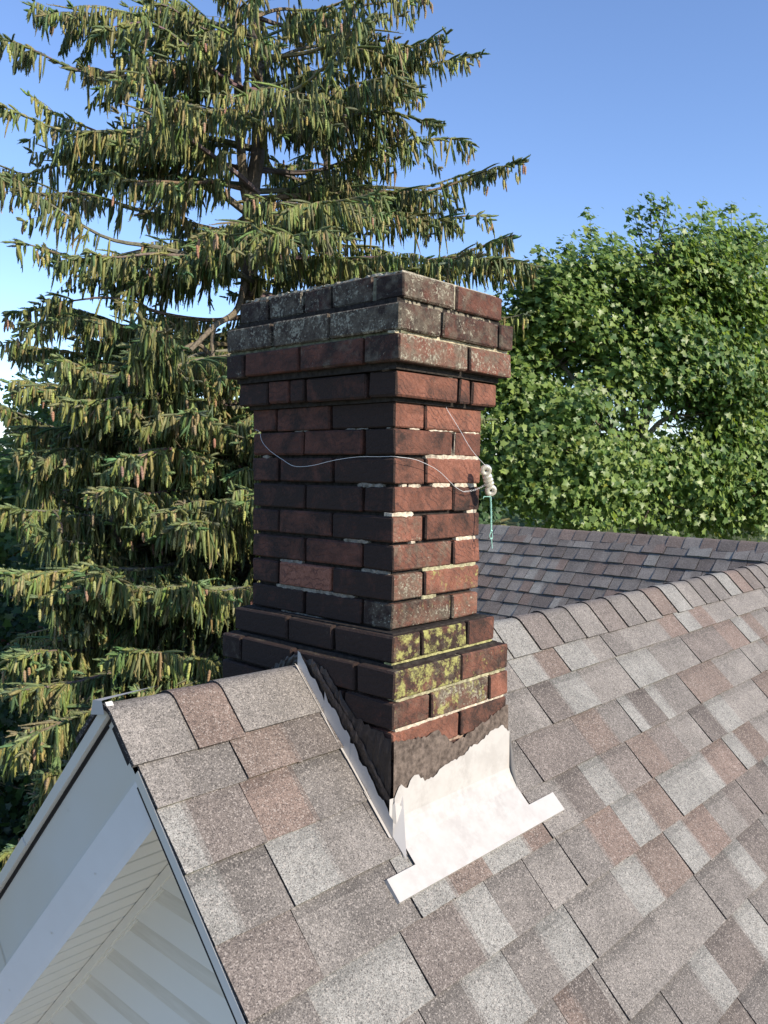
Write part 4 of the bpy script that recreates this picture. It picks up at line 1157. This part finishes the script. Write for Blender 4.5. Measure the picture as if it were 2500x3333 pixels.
# ------------------------------------------------------------------ neighbouring house and distant white building
def simple_house(name, c, wx, wy, h, roof_h, label, wallc, roofc, rot=0.0, win=True):
    root = empty(name, (c[0], c[1], GZ), label, 'house'); root.rotation_euler.z = rot
    def part(nm, mb, m):
        o = mb.build(nm, m); o.parent = root; return o
    b = MB(); b.add([(-wx,-wy,0),(wx,-wy,0),(wx,wy,0),(-wx,wy,0),(-wx,-wy,h),(wx,-wy,h),(wx,wy,h),(-wx,wy,h),(-wx,0,h+roof_h),(wx,0,h+roof_h)],
                    [(0,1,5,4),(2,3,7,6),(0,4,8,7,3),(1,2,6,9,5)], G_(*wallc)); part('wall', b, M['mortar'])
    b = MB(); e = .35
    n = 14; 
    for s_ in (-1, 1):
        for i in range(n):      # stepped roof courses
            f0, f1 = i/n, (i+1)/n
            y0, z0 = s_*(wy+e)*(1-f0), h-.15 + (roof_h+.15)*f0; y1, z1 = s_*(wy+e)*(1-f1), h-.15 + (roof_h+.15)*f1
            b.add([(-wx-e,y0,z0+.03),(wx+e,y0,z0+.03),(wx+e,y1,z1),(-wx-e,y1,z1),(-wx-e,y0,z0-.02),(wx+e,y0,z0-.02)], [(0,1,2,3),(0,1,5,4)], G_(*[x*random.uniform(.85,1.15) for x in roofc]))
    part('roof', b, M['mortar'])
    if win:
        for x_ in (-wx*.5, wx*.45):
            b = MB(); b.box((x_-.5, -wy-.04, 1.0), (x_+.5, -wy-.005, 2.3), (.75,.75,.72,1)); o = part('window', b, M['mortar'])
            b = MB(); b.box((x_-.42, -wy-.045, 1.08), (x_+.42, -wy-.041, 2.22), (.03,.04,.05,1)); p_ = b.build('pane', M['fascia']); p_.parent = o
    return root
c = at(690, 2250, 19)
simple_house('neighbour_garage', (c.x, c.y), 2.0, 1.6, 2.3, 1.1, 'small grey blue garage glimpsed low behind the spruce, left of the chimney', (.32,.36,.42), (.13,.15,.19), .5)
c = at(600, 1540, 230)
simple_house('white_warehouse', (c.x, c.y), 13, 6, 5.0, 1.2, 'long pale building far away under the spruce limbs', (.5,.5,.49), (.42,.43,.45), -.6, False)

# ------------------------------------------------------------------ overhead cables
CB = [((0, 2171), (200, 2153), 20, .012, 'thin overhead cable, highest of the four crossing at the lower left'),
      ((0, 2390), (90, 2374), 18.5, .022, 'pale overhead cable, second down at the lower left, thickest and brightest'),
      ((0, 2429), (122, 2399), 18.5, .012, 'thin pale overhead cable just below the thickest one'),
      ((0, 2445), (200, 2402), 18.7, .012, 'dark overhead cable, lowest of those at the lower left')]
mcab = [mat_plain('cable_pale', (.42,.42,.42), .5), mat_plain('cable_dark', (.08,.08,.09), .5)]
for i, (a, b, d, r, lab) in enumerate(CB):
    p, q = at(*a, d), at(*b, d+.25); dv = q-p
    pts = []
    for t in np.linspace(-14, 22, 40): s_ = t; pts.append(p + dv*s_ + Vector((0,0,.0016*((s_-4)**2-16))))
    m_ = MB(); m_.tube(pts, r, 5); o = m_.build('overhead_cable', mcab[0 if i in (1, 2) else 1]); tag(o, lab, 'cable', 'overhead cables crossing behind the spruce')

# ------------------------------------------------------------------ wires and glass insulator on the chimney
def mat_glass():
    n = NT('cloudy_glass'); b = n.b
    b.inputs['Base Color'].default_value = (.66, .62, .50, 1); b.inputs['Roughness'].default_value = .24
    b.inputs['Transmission Weight'].default_value = .4; b.inputs['IOR'].default_value = 1.5; b.inputs['Coat Weight'].default_value = .4
    return n.mat
mwire = mat_plain('galvanised_wire', (.62,.62,.60), .35, .6); mcord = mat_plain('green_cord', (.30,.55,.45), .7)
R1, R2 = Vector((.2932, -.046, .476)), Vector((.3163, -.046, .4255))
ax = (R2-R1).normalized(); nf = Vector((-.72,-.69,.05)).normalized()      # rings face the camera side
nf = (nf - ax*nf.dot(ax)).normalized(); sd2 = ax.cross(nf)
gm = MB()
def torus(c, R, r, a1, a2, n=22, m=10):
    vs = []; fs = []
    a3 = a1.cross(a2)
    for i in range(n):
        t = 2*math.pi*i/n; dr = a1*math.cos(t)+a2*math.sin(t)
        for j in range(m):
            u = 2*math.pi*j/m; vs.append(c + dr*(R+r*math.cos(u)) + a3*r*math.sin(u)*1.25)
    for i in range(n):
        for j in range(m): fs.append((i*m+j, i*m+(j+1) % m, ((i+1) % n)*m+(j+1) % m, ((i+1) % n)*m+j))
    gm.add(vs, fs)
torus(R1, .0092, .0062, ax, sd2); torus(R2, .0092, .0064, ax, sd2)
prof = [(.011, .0085), (.014, .0118), (.0185, .0128), (.0215, .0105), (.025, .0128), (.0285, .0130), (.0315, .0105), (.035, .0128), (.039, .0125), (.042, .0100), (.044, .007)]
vs = []; n = 18
for (t, r_) in prof:
    c_ = R1 + ax*t
    for k in range(n):
        a = 2*math.pi*k/n; vs.append(c_ + (sd2*math.cos(a) + nf*math.sin(a))*r_)
fs = [(i*n+k, i*n+(k+1) % n, (i+1)*n+(k+1) % n, (i+1)*n+k) for i in range(len(prof)-1) for k in range(n)]
fs += [tuple(range(n)), tuple((len(prof)-1)*n+k for k in range(n))]
gm.add(vs, fs)
ins = gm.build('glass_insulator', mat_glass(), smooth=True); tag(ins, 'clear ribbed glass insulator with a ring at each end, hanging at the chimney edge', 'insulator')
def twist(pts, rad, turns, off):
    """two strands twisted round a path"""
    P_ = bez(pts, 60); A_ = []; B2 = []
    for i, p in enumerate(P_):
        d = (P_[min(i+1, 60)]-P_[max(i-1, 0)]).normalized(); u = d.orthogonal().normalized(); v = d.cross(u); a = 2*math.pi*turns*i/60
        o_ = (u*math.cos(a)+v*math.sin(a))*off; A_.append(p+o_); B2.append(p-o_)
    return A_, B2
wm = MB(); WR = .0006
left_pts = [(-.012,.488,.577), (-.006,.478,.5706), (-.006,.4653,.5443), (-.008,.43,.52), (-.010,.3801,.4983), (-.012,.3307,.481), (-.014,.265,.4823), (-.014,.1818,.4959), (-.014,.103,.5037), (-.014,.0342,.504), (-.016,-.010,.5045), (-.006,-.022,.5030), (.03,-.028,.500), (.0718,-.024,.4928), (.1372,-.020,.473), (.2065,-.016,.4354), (.2424,-.014,.4231), (.2565,-.014,.4233)]
wm.tube(bez(left_pts, 120), WR, 5)
A_, B2 = twist([(.2460,-.014,.4215), (.262,-.018,.4235), (.280,-.030,.4290), tuple(R1.lerp(R2, .62)+sd2*.0)], WR, 7, .0019)
wm.tube(A_, WR*.7, 4); wm.tube(B2, WR*.7, 4)
o = wm.build('silver_wire', mwire); tag(o, 'thin silver wire sagging round the chimney from its shaded side to the insulator', 'wire')
wm = MB(); wm.tube(bez([(.1868,-.002,.632), (.1868,-.004,.6222), (.215,-.016,.582), (.250,-.032,.527), tuple(R1+Vector((-.006,-.004,.010))), tuple(R1+Vector((.001,.0,.0)))], 40), WR, 5)
wm.tube(bez([tuple(R1+Vector((.0,-.004,.014))), tuple(R1+Vector((.002,.002,.0))), tuple(R1+Vector((.004,.006,.012)))], 12), WR*.8, 4)
o = wm.build('hanger_wire', mwire); tag(o, 'straight wire running from under the corbel down to the top ring of the insulator', 'wire')
cm = MB(); c0 = Vector((.3130,-.048,.4100))
A_, B2 = twist([tuple(c0), (.3135,-.050,.375), (.3120,-.052,.345), (.3125,-.052,.3235)], .001, 9, .0016)
cm.tube(A_, .0011, 4); cm.tube(B2, .0011, 4)
cm.tube(bez([(.2870,-.044,.4055), (.290,-.045,.4100), tuple(c0)], 10), .001, 4)
for s_ in (-1, 1): cm.tube(bez([(.3125,-.052,.3235), (.3125+.006*s_,-.052,.312), (.3140+.004*s_,-.052,.3035), (.3145,-.052,.306)], 14), .001, 4)
cm.tube([(.310,-.052,.3245), (.3125,-.054,.3225), (.316,-.052,.3240)], .0022, 5)
cm.tube([(.3140,-.052,.3060), (.3170,-.053,.2785)], .0011, 4)
o = cm.build('green_cord', mcord); tag(o, 'twisted pale green cord with a knotted loop dangling below the insulator', 'cord')
